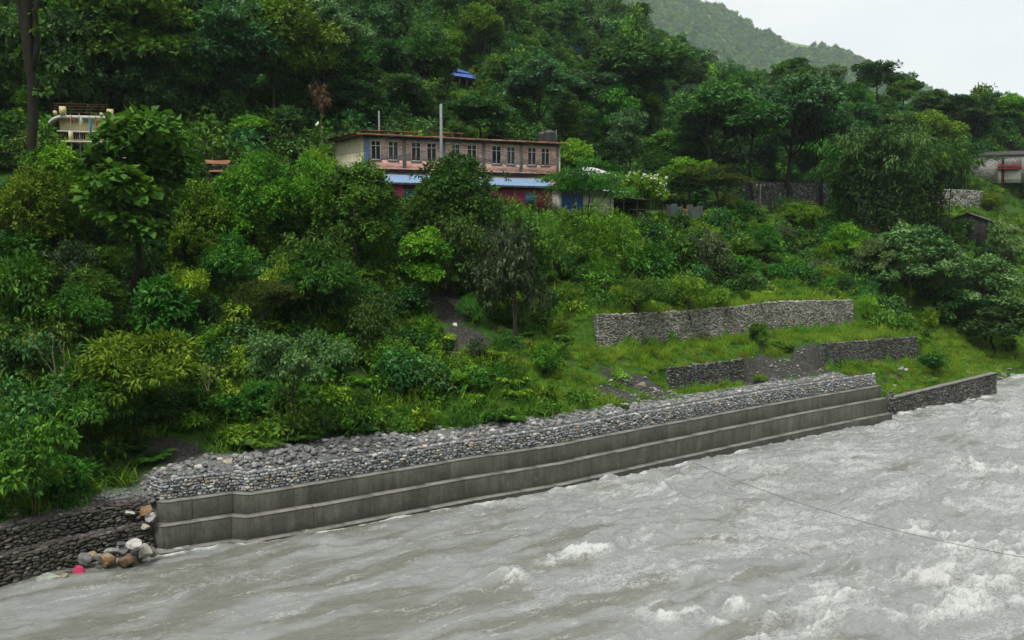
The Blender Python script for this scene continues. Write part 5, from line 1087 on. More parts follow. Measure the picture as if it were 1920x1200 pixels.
def build_far_houses():
    # blue roofed farmhouse on the hill
    h = hits(880, 158); A, B = at_y(838, 160, h[1] - 1), at_y(905, 160, h[1] + 2.5); F = Frame(A, B, h[2] - .3); r = F.root('hill_house'); L = F.L; tag(r, 'farmhouse with a deep blue two tier metal roof on the wooded hill', 'house')
    z = lambda py, y=0: F.loc(870, py, y)[1]; dz = -.25
    def tier(nm, x0, x1, y0, y1, za, zb): sheet_roof(nm, r, ((x0, y1, zb), (x1, y1, zb + dz * .6), (x1 + .3, y0, za + dz), (x0 - .2, y0, za)), 'roof_blue_deep', 24, amp=.03)
    z0 = z(143, -1.2); tier('lower_roof', -.6, L - .4, -1.2, 1.7, z0, z0 + 1.0); tier('upper_roof', -1.0, L - 1.4, 1.5, 4.6, z0 + 1.25, z0 + 2.2)
    MB().box((.3, 1.6, 0), (L - 1, 1.8, z(132) - .4)).build('wall', M['wood'], r)
    for x in np.linspace(.4, L - .8, 5): MB().tube([(x, -.9, -.5), (x, -.9, z(142) - .2)], .10, 6).build('post', M['wood'], r)
    sheet_roof('side_roof', r, ((L - 1.2, 2.5, z(139) - .6), (L + 2.4, 2.5, z(142) - .6), (L + 2.6, -.6, z(148) - .4), (L - 1, -.6, z(146) - .4)), 'roof_rust', 10)
    h = hits(800, 128); G = Frame(at_y(780, 128, h[1]), at_y(814, 130, h[1] + 2), h[2]); r = G.root('hill_hut'); tag(r, 'brown roofed hut left of the blue farmhouse, mostly hidden by leaves', 'hut'); sheet_roof('roof', r, ((-.3, 3, 2.7), (G.L + .3, 3, 2.5), (G.L + .3, -.3, 2.0), (-.3, -.3, 2.2)), 'roof_rust', 8); MB().box((0, 0, -.5), (G.L, 2.6, 2.0)).build('wall', M['wood'], r)
    h = hits(1076, 97); G = Frame(at_y(1060, 97, h[1]), at_y(1091, 97, h[1] + 1.5), h[2]); r = G.root('tarp_hut'); tag(r, 'tiny hut with a bright blue tarpaulin wall and pale roof high on the hill', 'hut'); zt = G.loc(1075, 85)[1]; sheet_roof('roof', r, ((-.2, 2.6, zt + .35), (G.L + .2, 2.6, zt + .35), (G.L + .2, -.4, zt), (-.2, -.4, zt)), 'roof_white', 10); MB().box((G.L * .45, 0, -.3), (G.L - .1, .08, zt - .15)).build('tarpaulin', M['tarp_blue'], r); MB().box((.1, .1, -.3), (G.L - .2, 2.3, zt - .1)).build('wall', M['wood'], r)
    # stone house at the right edge
    h = hits(1855, 338); Y = h[1]; F = Frame(at_y(1822, 336, Y), at_y(1945, 336, Y - 3), h[2] - .2); r = F.root('stone_house'); tag(r, 'two storey grey stone house with a red balcony at the right edge', 'house'); L = F.L; zt = F.loc(1860, 291)[1]; D = 7
    x0, x1 = F.x(1868), F.x(1880); m = MB(); m.box((0, 0, -.5), (x0, .35, zt)); m.box((x1 + 3, 0, -.5), (L, .35, zt)); zb = F.loc(1872, 316)[1]; wd = F.x(1877) - F.x(1873)
    m.box((x0, 0, zb - .02), (F.x(1874), .35, zt)); m.box((F.x(1879), 0, zb - .02), (x1 + 3, .35, zt)); m.box((F.x(1874), 0, F.loc(1876, 297)[1]), (F.x(1879), .35, zt)); m.build('wall', M['house_stone'], r)
    b = MB(); b.box((x0, .005, -.5), (F.x(1874.5), .34, zb - .02)); b.box((F.x(1880.5), .005, -.5), (x1 + 3, .34, zb - .02)); b.build('wall', M['plaster_white'], r)
    MB().box((F.x(1874.5), .1, -.5), (F.x(1880.5), .2, F.loc(1877, 321)[1])).build('door', M['maroon'], r); MB().box((F.x(1874), .12, zb), (F.x(1879), .2, F.loc(1876, 297)[1])).build('window', M['dark_room'], r)
    by = MB(); by.box((x0 - .1, -.9, zb - .18), (x1 + 3, .0, zb - .05)); by.build('balcony', M['rail_red'], r); ra = MB(); zr = zb + .75; ra.box((x0 - .3, -1.08, zr - .1), (x1 + 3, -1.0, zr))
    for x in np.arange(x0 - .3, x1 + 3, .3): ra.box((x, -1.07, zb - .05), (x + .08, -1.01, zr - .1))
    ra.build('balcony_rail', M['rail_red'], r); MB().box((0, .36, -.5), (.3, D, zt)).build('side_wall', M['house_stone'], r)
    sheet_roof('roof', r, ((-.5, D * .5, zt + .9), (L, D * .5, zt + 1.1), (L, -.3, zt + .05), (-.5, -.3, zt - .02)), 'roof_dark', 0, .06)
    # dark slate stone hut
    h = hits(1812, 462); Y = h[1]; F = Frame(at_y(1779, 462, Y), at_y(1847, 462, Y - 2.6), h[2] - .3); r = F.root('slate_hut'); tag(r, 'dark grey stone hut with a low gable behind the pale leaved trees', 'hut'); L = F.L; ze = F.loc(1785, 412)[1]; zp = F.loc(1815, 400)[1]; ap = F.x(1815)
    mb = MB(); V = [(0, 0, -.6), (L, 0, -.6), (L, 0, ze), (ap, 0, zp), (0, 0, ze), (0, .4, -.6), (L, .4, -.6), (L, .4, ze), (ap, .4, zp), (0, .4, ze)]; mb.add(V, [(0, 1, 2, 4), (6, 5, 9, 7), (0, 5, 6, 1), (1, 6, 7, 2), (0, 4, 9, 5)], [(2, 3, 4), (7, 9, 8)]); mb.box((0, .4, -.6), (.4, 5, ze)); mb.box((L - .4, .4, -.6), (L, 5, ze)); mb.build('wall', M['slate_wall'], r)
    for a, b in (((-.4, ze - .12), (ap, zp + .06)), ((ap, zp + .06), (L + .4, ze - .12))): sheet_roof('roof', r, ((a[0], 5.3, a[1]), (b[0], 5.3, b[1]), (b[0], -.3, b[1]), (a[0], -.3, a[1])), 'roof_dark', 0, .08)
def _m():
    for nm, a, b, sc in (('house_stone', (.20, .20, .19), (.48, .47, .44), 2.6), ('slate_wall', (.035, .035, .036), (.12, .115, .11), 3.0)):
        t = NT(nm); c = t.coord('Object'); v = t.n('ShaderNodeTexVoronoi', Vector=t.mapping(c, (1, 1, 2.6)), Scale=sc); k = t.n('ShaderNodeSeparateXYZ', Vector=v.outputs['Color']).outputs[0]; col = t.ramp(k, [(0, a), (1, b)])
        e = t.n('ShaderNodeTexVoronoi', _feature='DISTANCE_TO_EDGE', Vector=t.mapping(c, (1, 1, 2.6)), Scale=sc).outputs['Distance']; col = t.mix(t.ramp(e, [(.0, 1.0), (.10, 0.0)]), col, tuple(q * .6 for q in a)); col = t.mix(.5, col, t.ramp(t.noise(c, 1.0, 6), [(.3, .6), (.7, 1.3)]), 'MULTIPLY')
        M[nm] = t.done(t.pbr(col, .92, .2, 0, t.bump(t.ramp(e, [(0, 0.0), (.12, 1.0)]), .6, .04)))
_m()

def build_roadside_walls():
    for nm, lab, pts, top in (('retaining_wall', 'rough stone retaining wall behind the tall dark trees at road level', [(1393, 390), (1470, 388), (1560, 388)], 340), ('retaining_wall', 'rough pale stone retaining wall under the hanging bamboo', [(1722, 396), (1780, 394), (1842, 392)], 352)):
        P = [hits(a, b) for a, b in pts]; Z = [at_y(q[0], top + 3 * k, p[1])[2] for k, (q, p) in enumerate(zip(pts, P))]; rubble_wall(nm, lab, [p[:2] for p in P], Z, [p[2] - .2 for p in P], 'mortar_stone' if pts[0][0] < 1500 else 'old_wall_stone', 141 + int(pts[0][0]) % 9, w=(.25, .6), h=(.2, .34))
def catenary(a, b, sag, n=24): t = np.linspace(0, 1, n)[:, None]; P = np.asarray(a) + (np.asarray(b) - np.asarray(a)) * t; P[:, 2] -= (4 * sag * t * (1 - t))[:, 0]; return P
def build_poles_wires():
    def pole(px, top, foot, y, r, label, mat='pole', arms=True):
        b = at_y(px, foot, y); zb = gz(b[0], b[1]); zt = at_y(px, top, y)[2]; o = empty('utility_pole', (b[0], b[1], zb)); tag(o, label, 'pole'); MB().tube([(0, 0, -.5), (0, 0, zt - zb)], [r * 1.25, r], 10).build('shaft', M[mat], o, True)
        if arms:
            for k, z in enumerate((.25, .7)): MB().box((-.55 + .2 * k, -.05, zt - zb - z - .05), (.55 - .2 * k, .05, zt - zb - z + .03)).build('crossarm', M['cement_dark'], o)
            for x in (-.45, 0.05, .45): MB().tube([(x, 0, zt - zb - .22), (x, 0, zt - zb - .08)], .05, 6).build('insulator', M['frame_white'], o)
        return np.array([b[0], b[1], zt])
    p1 = pole(828, 195, 400, 86.2, .115, 'tall grey concrete utility pole in front of the brick building', arms=False); p2 = pole(253.5, 168, 300, 95.0, .10, 'thin pale pole above the big leaved tree', arms=False); p3 = pole(711.5, 208, 300, 93.5, .07, 'slender whitish pole behind the left end of the brick roof', arms=False)
    p4 = pole(1425, 345, 385, 120.0, .07, 'dark wooden utility pole in the shade of the tall dark trees', 'wood', arms=True); p5 = pole(1640, 400, 440, 140.0, .07, 'dark utility pole half hidden in the bamboo shade', 'wood')
    rg = np.random.RandomState(4); k = 0
    def wire(a, b, sag, lab, r=.018): o = MB().tube(catenary(a, b, sag), r, 4, False).build('power_line', M['cable']); tag(o, lab, 'power line', 'power lines'); return o
    far = at_y(-140, 320, 72.0)
    for k, dz in enumerate((.5, 1.3, 2.1, 2.9)):
        wire(p1 - [0, 0, dz + .8], far + [0, 0, 3.0 - dz], 1.1 + .2 * k, ['topmost', 'second', 'third', 'lowest'][k] + ' power line sagging from the concrete pole towards the left edge'); wire(p1 - [0, 0, dz + .8], p4 - [0, 0, dz * .45], .9 + .15 * k, ['topmost', 'second', 'third', 'lowest'][k] + ' power line running from the concrete pole past the flowering shrub'); 
        wire(p4 - [0, 0, dz * .45], p5 - [0, 0, dz * .45], .7, ['topmost', 'second', 'third', 'lowest'][k] + ' power line crossing in front of the tall dark trees'); wire(p5 - [0, 0, dz * .45], at_y(1990, 470 + 8 * k, 140.0), .9, ['topmost', 'second', 'third', 'lowest'][k] + ' power line running from the bamboo to the right edge')
    a, b = at_z(1292, 864, 1.05), at_y(1990, 1057, 37.0); o = MB().tube(catenary(a, b, .62, 40), .012, 5, False).build('cable', M['rope']); tag(o, 'thin slack cable stretched across the river on the right', 'cable')
def build_litter():
    def crumple(name, label, cat, px, py, z, w, h, mat, Y=None, sd=1):
        p = at_y(px, py, Y) if Y else at_z(px, py, z); rg = np.random.RandomState(sd); n, m = 9, 9; u, v = np.meshgrid(np.linspace(-1, 1, n), np.linspace(-1, 1, m), indexing='ij'); s = w / F_PX * p[1] / 2; hh = h / F_PX * p[1]
        bulge = np.clip(1 - u * u, 0, 1) ** .5 * np.clip(1 - v * v, 0, 1) ** .5; G = np.stack([u * s + rg.normal(0, s * .08, u.shape), v * s * .6 + rg.normal(0, s * .08, u.shape), hh * bulge * (1 + .35 * rg.normal(size=u.shape)) - .02], -1); mb = MB(); mb.sheet(G)
        o = mb.build(name, M[mat], None, True, p - [0, 0, hh * .4]); tag(o, label, cat); sd = o.modifiers.new('thick', 'SOLIDIFY'); sd.thickness = .012; o.modifiers.new('smooth', 'SUBSURF').levels = 1
    crumple('plastic_bag', 'bright pink plastic bag caught at the water line among the rocks', 'bag', 148, 1069, .12, 22, 12, 'plastic_pink')
    crumple('dark_bag', 'black plastic sheet washed up beside the pink bag', 'bag', 128, 1073, .08, 18, 6, 'tank', sd=5)
    p = at_y(166, 945, 44.6); rg = np.random.RandomState(6); u, v = np.meshgrid(np.linspace(0, 1, 12), np.linspace(-.5, .5, 6), indexing='ij'); G = np.stack([v * .30 + .12 * u + rg.normal(0, .012, u.shape), -.35 * (1 - u) + .05 * np.sin(v * 9), .72 * (1 - u) + .05 * np.cos(v * 11 + u * 5)], -1); mb = MB(); mb.sheet(G); o = mb.build('white_rag', M['cloth_white'], None, True, p); tag(o, 'white rag hanging from the bush above the dark gabion', 'cloth'); o.modifiers.new('t', 'SOLIDIFY').thickness = .01
    p = at_y(219, 937, 44.8); rg = np.random.RandomState(8); o = empty('driftwood', p, .12); tag(o, 'weathered grey driftwood log lying on the gravel above the dark gabion', 'log'); MB().tube(branch((-.48, 0, 0), (.48, .05, .06), .03, rg, 9), np.array([.07, .10, .11, .10, .10, .095, .085, .07, .05]), 9).build('log', M['drift'], o, True); MB().tube([(.1, 0, .05), (.3, -.08, .16)], [.035, .015], 6).build('stub', M['drift'], o, True)
    p = at_y(594, 234, 86.0); o = MB().sheet(np.array([[(-.14, 0, .02), (.16, 0, .30)], [(-.10, -.1, -.14), (.15, -.08, .02)]])).build('white_scrap', M['cloth_white'], None, False, p); tag(o, 'small white scrap caught in the dead tree', 'scrap'); o.modifiers.new('t', 'SOLIDIFY').thickness = .01
    p = at_y(853, 607, 66); p[2] = gz(p[0], p[1]) ; p = hits(853, 610); crumple('plastic_litter', 'small white plastic litter on the dark eroded slope', 'litter', 853, 608, 0, 9, 7, 'cloth_white', Y=p[1], sd=9)
M['drift'] = mat_plain('drift', (.26, .25, .23), .9, .4, 5.0, .15, bump=.6)
# ------------------------------------------------------------------ planting
T = 'tree'; S = 'shrub'
KEY = [  # kind, px, top, foot, width px, label, category
 # in front of the houses, left to right
 ('dome', 128, 254, 470, 160, 'bright round tree in front of the yellow house', T), ('dome', 62, 300, 500, 130, 'leafy green tree at the far left behind the leaning dark trunk', T),
 ('big_leaf', 243, 196, 600, 210, 'tall big leaved tree with a thin dark trunk right of the yellow house', T), ('dome_dark', 325, 212, 480, 125, 'dense round tree right behind the big leaved tree', T),
 ('dome', 480, 272, 500, 158, 'large bright dome crowned tree left of the brick building', T), ('dome', 372, 322, 520, 110, 'rounded green tree between the big leaved tree and the dome crowned tree', T),
 ('dome', 586, 282, 480, 100, 'pale green round tree right of the large dome crowned tree', T), ('dome', 602, 262, 440, 66, 'small light green round treetop behind the pale green round tree', T), ('dome_dark', 668, 284, 500, 158, 'dense glossy dark tree covering the left end of the pink shop', T),
 ('dome_dark', 866, 266, 520, 165, 'broad dark tree standing in front of the middle of the brick building', T), ('dome_dark', 808, 318, 520, 105, 'vine hung leafy tree on the left of the broad dark tree', T),
 ('feathery', 1105, 292, 470, 170, 'feathery flat crowned tree in front of the blue shuttered shop', T), ('dome', 1210, 320, 420, 84, 'no', 'skip'),
 ('flowering', 1204, 318, 412, 96, 'round shrub covered with white blossoms beside the open shed', S),
 ('shrub_fine', 985, 352, 520, 165, 'soft bright green bush below the right end of the pink shop', S), ('shrub_fine', 1132, 368, 530, 150, 'large soft rounded bush below the blue shuttered shop', S), ('shrub_fine', 1035, 385, 530, 100, 'soft green bush between the two large soft bushes', S),
 ('shrub_olive', 842, 372, 560, 120, 'vine draped brownish shrub under the broad dark tree', S), ('forest_light', 800, 420, 590, 90, 'leafy young tree below the vine hung leafy tree', T), ('shrub_grey', 960, 400, 640, 140, 'tall grey leaved shrub hanging over the eroded earth slope', S), ('shrub_grey', 905, 395, 560, 110, 'grey green leafy shrub under the broad dark tree', S), ('shrub_grey', 860, 385, 520, 90, 'dusty grey shrub left of the tall grey leaved shrub', S),
 ('shrub_grey', 1320, 418, 540, 90, 'silvery leaved shrub on the scarp below the sheet fence', S), ('shrub_blue', 1270, 430, 540, 70, 'dark leaved shrub left of the silvery shrub on the scarp', S), ('shrub', 1382, 375, 432, 70, 'leafy shrub on the grassy road edge right of the sheet fence', S), ('feathery', 1345, 300, 420, 110, 'light green tree behind the sheet fence', T),
 ('dome', 1500, 373, 440, 64, 'small round yellow green tree on the road edge below the stone wall', T), ('dome', 1590, 412, 505, 84, 'small round tree with a pale bare trunk on the grassy scarp', T), ('dome_dark', 1440, 415, 480, 50, 'low round bush left of the small round yellow green tree', S),
 ('pale', 1700, 412, 580, 150, 'broad pale leaved tree above the grassy slope', T), ('pale', 1775, 455, 598, 110, 'pale leaved tree with thin bare stems below the slate hut', T), ('pale', 1850, 470, 640, 140, 'tall pale green leafy tree at the right edge above the river', T), ('pale', 1886, 402, 520, 72, 'pale leafy tree in front of the slate hut at the right edge', T), ('pale', 1640, 440, 545, 70, 'low pale leaved tree left of the broad pale leaved tree', T), ('forest_light', 1740, 445, 560, 120, 'dark green tree behind the pale leaved trees', T), ('forest', 1870, 560, 668, 120, 'dark leafy tree hanging over the stony bank at the right edge', T), ('forest', 1800, 540, 625, 90, 'dark tree in the shade under the pale leaved trees', T),
 ('shrub_olive', 605, 408, 600, 150, 'olive brown leaved tree on the slope below the glossy dark tree', T), ('shrub_yellow', 515, 470, 610, 90, 'yellow tipped shrub on the slope left of the olive brown tree', S), ('feathery', 500, 520, 640, 150, 'spreading fern leaved tree below the yellow tipped shrub', T),
 ('young_pale', 558, 608, 836, 185, 'small pale leaved tree with a slim trunk standing right behind the gabion', T), ('rosette', 258, 614, 850, 215, 'wide bushy tree with drooping leaflets left of the slim trunked tree', T), ('rosette', 180, 700, 890, 150, 'dark drooping leaved bush in front of the wide bushy tree', S),
 ('rosette', 345, 498, 640, 100, 'bright drooping leaved sapling under the dome crowned tree', S), ('rosette', 160, 525, 680, 110, 'drooping leaved sapling right of the forked bare stem', S), ('shrub_mid', 62, 765, 975, 170, 'dense leafy bush above the dark gabion at the lower left', S), ('shrub_blue', 118, 840, 940, 90, 'leafy bush hanging over the end of the dark gabion', S), ('shrub', 48, 690, 860, 130, 'leafy bush at the left edge above the dense bush', S),
 ('shrub_olive', 690, 545, 680, 110, 'yellowish olive shrub left of the eroded earth slope', S), ('rosette', 690, 600, 740, 90, 'no', 'skip'), ('shrub', 800, 590, 680, 70, 'dark leafy shrub at the foot of the eroded earth slope', S), ('rosette', 845, 500, 560, 40, 'small bright sapling growing on the eroded earth', S),
 ('bare', 105, 590, 790, 120, 'forked bare dark stem standing among bushes on the left', T), ('bare', 395, 670, 760, 90, 'twisted bare grey stem left of the small pale leaved tree', T), ('dead', 603, 150, 330, 36, 'slim dead tree hung with dry brown leaves', T),
 ('shrub_fine', 1200, 505, 590, 110, 'fine leaved bush right above the left end of the upper wall', S), ('shrub_fine', 1290, 505, 590, 110, 'bright fine leaved bush behind the upper wall', S), ('shrub_yellow', 1345, 530, 585, 46, 'pale yellow green shrub peeping over the upper wall', S), ('shrub', 1420, 598, 652, 40, 'small rounded bush in front of the upper stone wall', S), ('rosette', 1080, 400, 560, 80, 'no', 'skip'), ('shrub_blue', 1225, 440, 560, 100, 'dark bush above the reddish rock', S),
 ('shrub_fine', 1425, 700, 716, 34, 'low green tuft bush on the eroded grey scree', S), ('shrub', 1750, 655, 700, 60, 'dark clump of tall weeds on the grass right of the lower wall', S), ('shrub_blue', 1690, 580, 650, 70, 'no', 'skip'),
 # tall trees behind the houses
 ('open_tall', 1175, 62, 300, 200, 'tall dark spreading tree with bare forked limbs right of the water tanks', T), ('open_tall', 1015, 98, 300, 130, 'slender dark tree behind the right end of the brick building', T), ('open_tall', 1100, 130, 300, 120, 'lower dark crowned tree left of the tall spreading tree', T),
 ('open_tall', 1350, 148, 392, 190, 'dark spreading tree in front of the roadside stone wall', T), ('open_tall', 1412, 165, 392, 120, 'tall tree with a straight dark trunk crossing the roadside stone wall', T), ('open_tall', 1480, 135, 392, 190, 'tall dark tree with a forked trunk crossing the roadside stone wall', T), ('open_tall', 1540, 190, 392, 120, 'dark tree right of the forked trunk tree', T),
 ('forest', 1275, 232, 360, 140, 'dark bushy tree behind the flowering shrub', T), ('forest_light', 1290, 290, 400, 110, 'mid green tree behind the sheet fence', T), ('spire', 1062, 160, 300, 80, 'creeper covered conical tree behind the water tanks', T), ('spire', 1100, 215, 310, 80, 'lower creeper covered tree right of the water tanks', T), ('forest', 905, 172, 290, 110, 'soft rounded tree behind the middle of the brick roof', T), ('forest_light', 1120, 285, 350, 90, 'bright tree behind the pale roofed hut', T),
 ('bamboo', 1640, 225, 452, 190, 'dark hanging bamboo thicket left of the pale retaining wall', 'bamboo'), ('bamboo', 1710, 240, 450, 170, 'dense hanging bamboo thicket above the broad pale leaved tree', 'bamboo'), ('bamboo', 1772, 262, 352, 130, 'drooping bamboo clump over the pale retaining wall', 'bamboo'), ('bamboo', 1590, 255, 440, 120, 'bamboo clump right of the dark forked tree', 'bamboo'),
 ('dome', 1856, 356, 400, 44, 'small yellow green round tree below the stone house', T), ('forest_light', 1750, 200, 330, 90, 'mid green tree above the hanging bamboo', T),
 ('forest', 222, -60, 265, 270, 'huge dark rounded tree behind the yellow house', T), ('forest', 420, -40, 268, 190, 'tall dark forest tree left of the concrete pole row', T), ('forest_light', 525, -30, 262, 190, 'tall layered green tree behind the dome crowned tree', T), ('open_tall', 610, -20, 262, 150, 'tall dark trunked tree behind the slim dead tree', T), ('forest', 120, 10, 250, 110, 'shaded dark tree left of the huge dark rounded tree', T), ('forest', 650, 150, 268, 120, 'broad dark tree behind the left end of the brick roof', T), ('forest', 330, 20, 255, 150, 'dark tall tree right of the huge dark rounded tree', T), ('forest_light', 320, 175, 268, 60, 'small bright bush at the foot of the dark tall trees', S),
 ('dome', 95, 160, 235, 110, 'light green bushy tree above the yellow house', T), ('forest', 745, 130, 260, 120, 'dark leafy tree left of the blue farmhouse', T), ('forest', 775, 62, 190, 105, 'rounded dark tree just left of the blue roof', T), ('forest_light', 460, 215, 300, 110, 'bright leafy tree just above the large dome crowned tree', T), ('slim', 545, 195, 320, 70, 'slim blue green tree above the pale green round tree', T),
 ('forest_light', 903, 2, 140, 76, 'lone tall tree with a bare trunk standing above the blue farmhouse', T), ('dome', 845, 46, 122, 62, 'yellow green rounded tree above the blue roof', T), ('dome', 1027, 80, 116, 34, 'small round bush left of the tarpaulin hut', S), ('dome', 1069, 88, 118, 26, 'small round bush in front of the tarpaulin hut', S), ('dome', 917, 85, 112, 24, 'small round bush beside the lone tall tree', S),
 # against the sky
 ('slim', 1640, 112, 238, 84, 'tallest ragged tree standing out against the sky on the right ridge', T), ('slim', 1560, 118, 225, 60, 'thin ragged tree on the ridge left of the tallest ragged tree', T), ('forest', 1690, 132, 228, 56, 'dark rounded tree on the ridge right of the tallest ragged tree', T), ('forest_light', 1550, 140, 225, 84, 'yellow green tree on the ridge below the hazy mountain', T), ('forest', 1745, 168, 240, 66, 'rounded dark tree on the lower ridge against the sky', T), ('forest', 1790, 178, 245, 70, 'green tree on the ridge near the right edge', T), ('slim', 1850, 168, 250, 38, 'thin upright tree on the ridge near the right edge', T), ('forest_light', 1885, 172, 258, 70, 'leafy tree on the ridge at the right edge', T), ('slim', 1335, 28, 85, 30, 'thin tree on the upper ridge against the hazy mountain', T), ('forest', 1490, 105, 190, 80, 'dark tree on the ridge under the hazy mountain', T), ('forest', 1820, 200, 262, 80, 'dark tree below the thin upright ridge tree', T), ('forest_light', 1700, 205, 300, 100, 'tall green tree above the hanging bamboo thicket', T), ('forest', 1640, 190, 300, 110, 'broad dark tree below the tallest ragged tree', T), ('forest_light', 1600, 165, 270, 90, 'leafy green tree left below the tallest ragged tree', T),
 ('slim', 1920, 185, 262, 60, 'ragged tree on the ridge just outside the right edge', T),
]
BANANAS = [(700, 205, 262, 64, 'banana plant with pale arching leaves behind the brick roof end'), (790, 148, 200, 44, 'banana plant with one bright leaf below the brown roofed hut'), (1060, 100, 132, 44, 'banana plant in the clearing below the tarpaulin hut'), (955, 168, 232, 60, 'banana plant right of the tall pole behind the brick building'), (1005, 112, 140, 34, 'banana plant at the edge of the terraced field'), (770, 190, 246, 50, 'banana plant half hidden left of the concrete pole'), (1115, 110, 142, 30, 'banana plant right of the tarpaulin hut clearing')]
def build_key_plants():
    for kind, px, top, foot, w, lab, cat in KEY:
        if cat == 'skip': continue
        pplant(kind, px, top, foot, w, lab, cat)
    for px, top, foot, w, lab in BANANAS: pplant('banana', px, top, foot, w, lab, 'banana plant', 'banana plants on the hill')
    # leaning dark trunk at the left edge
    p = hits(52, 470); rg = np.random.RandomState(77); o = empty('tree', p); tag(o, 'tall leaning tree with a dark bare trunk at the left edge', 'tree'); y = p[1]; L = lambda px, py: at_y(px, py, y) - p; k = y / F_PX
    P = np.array([L(48, 520), L(54, 430), L(58, 320), L(62, 220), L(58, 150), L(52, 80), L(48, 0), L(52, -90)]); P[:, 1] += rg.normal(0, .05, 8); f = lambda t: np.stack([np.interp(t, np.linspace(0, 1, 8), P[:, i]) for i in range(3)], -1)
    mb = MB(); t = np.linspace(0, 1, 30); wob = rg.normal(0, .02, (30, 3)); mb.tube(f(t) + wob, np.interp(t, [0, .1, .6, .75, 1], [11 * k, 9.5 * k, 8.5 * k, 10 * k, 9 * k]) * (1 + rg.normal(0, .06, 30)), 9)
    mb.tube(np.array([L(57, 150), L(70, 90), L(66, 20), L(84, -60)]), [6 * k, 6 * k, 5 * k, 4 * k], 7); mb.tube(np.array([L(60, 120), L(40, 60), L(30, -40)]), [4 * k, 3.5 * k, 3 * k], 6); mb.tube(np.array([L(62, 175), L(72, 168), L(80, 172)]), [3 * k, 2 * k, 1 * k], 5); mb.build('trunk', M['bark_dark'], o, True)
    lob = [(L(70 + rg.normal(0, 30), -110 + rg.normal(0, 40)) + [0, rg.normal(0, 1.2), 0], (1.1, 1.1, .6)) for _ in range(14)] + [(L(66, 32), (.35, .35, .3)), (L(76, 170), (.45, .45, .3)), (L(70, 60), (.3, .3, .3)), (L(48, 100), (.3, .3, .3))]
    V, F, rr = lobe_leaves(rg, lob, 420, 8, .34, .16, .3); link('crown', mesh_np('crown', V, F, M['leaf_mid'], False, {'rnd': rr}), o)
ZONES = [(-200, 400, 'above the yellow house'), (400, 760, 'above the left end of the brick building'), (760, 1010, 'on the slope around the blue farmhouse'), (1010, 1330, 'on the slope right of the tarpaulin hut'), (1330, 1600, 'on the slope under the hazy mountain'), (1600, 2200, 'on the right hand ridge above the bamboo')]
CLEAR = [(1850, 312, 44, 26), (1785, 374, 60, 24), (1475, 366, 85, 26), (905, 135, 60, 24), (1070, 110, 60, 24), (960, 115, 50, 16)]    # openings kept low
def build_forest():
    rg = np.random.RandomState(12); placed = []; cnt = 0
    keyp = [o.matrix_basis.translation for o in bpy.data.objects if o.get('category') == 'tree']; kx = np.array([[v.x, v.y] for v in keyp])
    kinds = ['forest'] * 6 + ['forest_light'] * 2 + ['slim', 'dome_dark', 'dome']
    names = {'forest': 'dark layered forest tree', 'forest_light': 'light green forest tree', 'slim': 'slim ragged forest tree', 'dome': 'bright rounded tree', 'dome_dark': 'dense dark rounded tree'}
    cand = rg.uniform([-1.0, 0], [1.0, 1], (9000, 2))
    for a, q in cand:
        D = 92 + 150 * q ** .8; x, y = a * .62 * D, D
        px = 960 + F_PX * x / y
        if px < -90 or px > 2030: continue
        s, t = bank_st(np.array([x]), np.array([y])); s = float(s[0])
        if s < 47: continue
        cdist = float(np.interp(x / y, CR_A, CR_D))
        if np.hypot(x, y) > cdist + 12 or np.hypot(x, y) > 232: continue
        sp = 4.6 + .018 * D
        if view_gap(np.array([px]), x, np.array([y]), s)[0]: continue
        if 1230 < px < 1530 and D > 150 and rg.rand() < .6: continue
        if len(kx) and np.min(np.hypot(kx[:, 0] - x, kx[:, 1] - y)) < 3.2: continue
        if placed and np.min(np.hypot(*(np.array(placed) - [x, y]).T)) < sp: continue
        z = gz(x, y); fx, fy = to_px((x, y, z)); kd = kinds[rg.randint(len(kinds))]
        if kd in ('dome', 'dome_dark'): h = rg.uniform(5, 8); w = h * .8
        elif kd == 'slim': h = rg.uniform(9, 13); w = h * .42
        else: h = rg.uniform(8.0, 14.5); w = h * rg.uniform(.55, .75)
        hx, ht = to_px((x, y, z + h)); bad = fy < -25
        for cx, cy_, rx, ry in CLEAR:
            if abs(fx - cx) < rx + w * .35 / D * F_PX and ht < cy_ + ry and fy > cy_ - ry * .2: bad = True
        if (px > 1400 and ht < np.interp(px, [1400, 1480, 1560, 1620, 1700, 1760, 1900], [80, 115, 140, 140, 175, 195, 200])): h *= .6; w *= .7
        if px < 1400 and 300 < px and fy > 262: bad = bad or px < 1060
        if bad: continue
        placed.append((x, y)); cnt += 1
        zn = next(z_ for z_ in ZONES if z_[0] <= px < z_[1])[2]
        plant('tree', kd, f'{names[kd]} {zn}', 'tree', f'forest trees {zn}', (x, y, z - .1), w, h, rg.uniform(0, 6.28), rg.randint(6))
        if cnt >= 190: break
    print('forest trees', cnt)
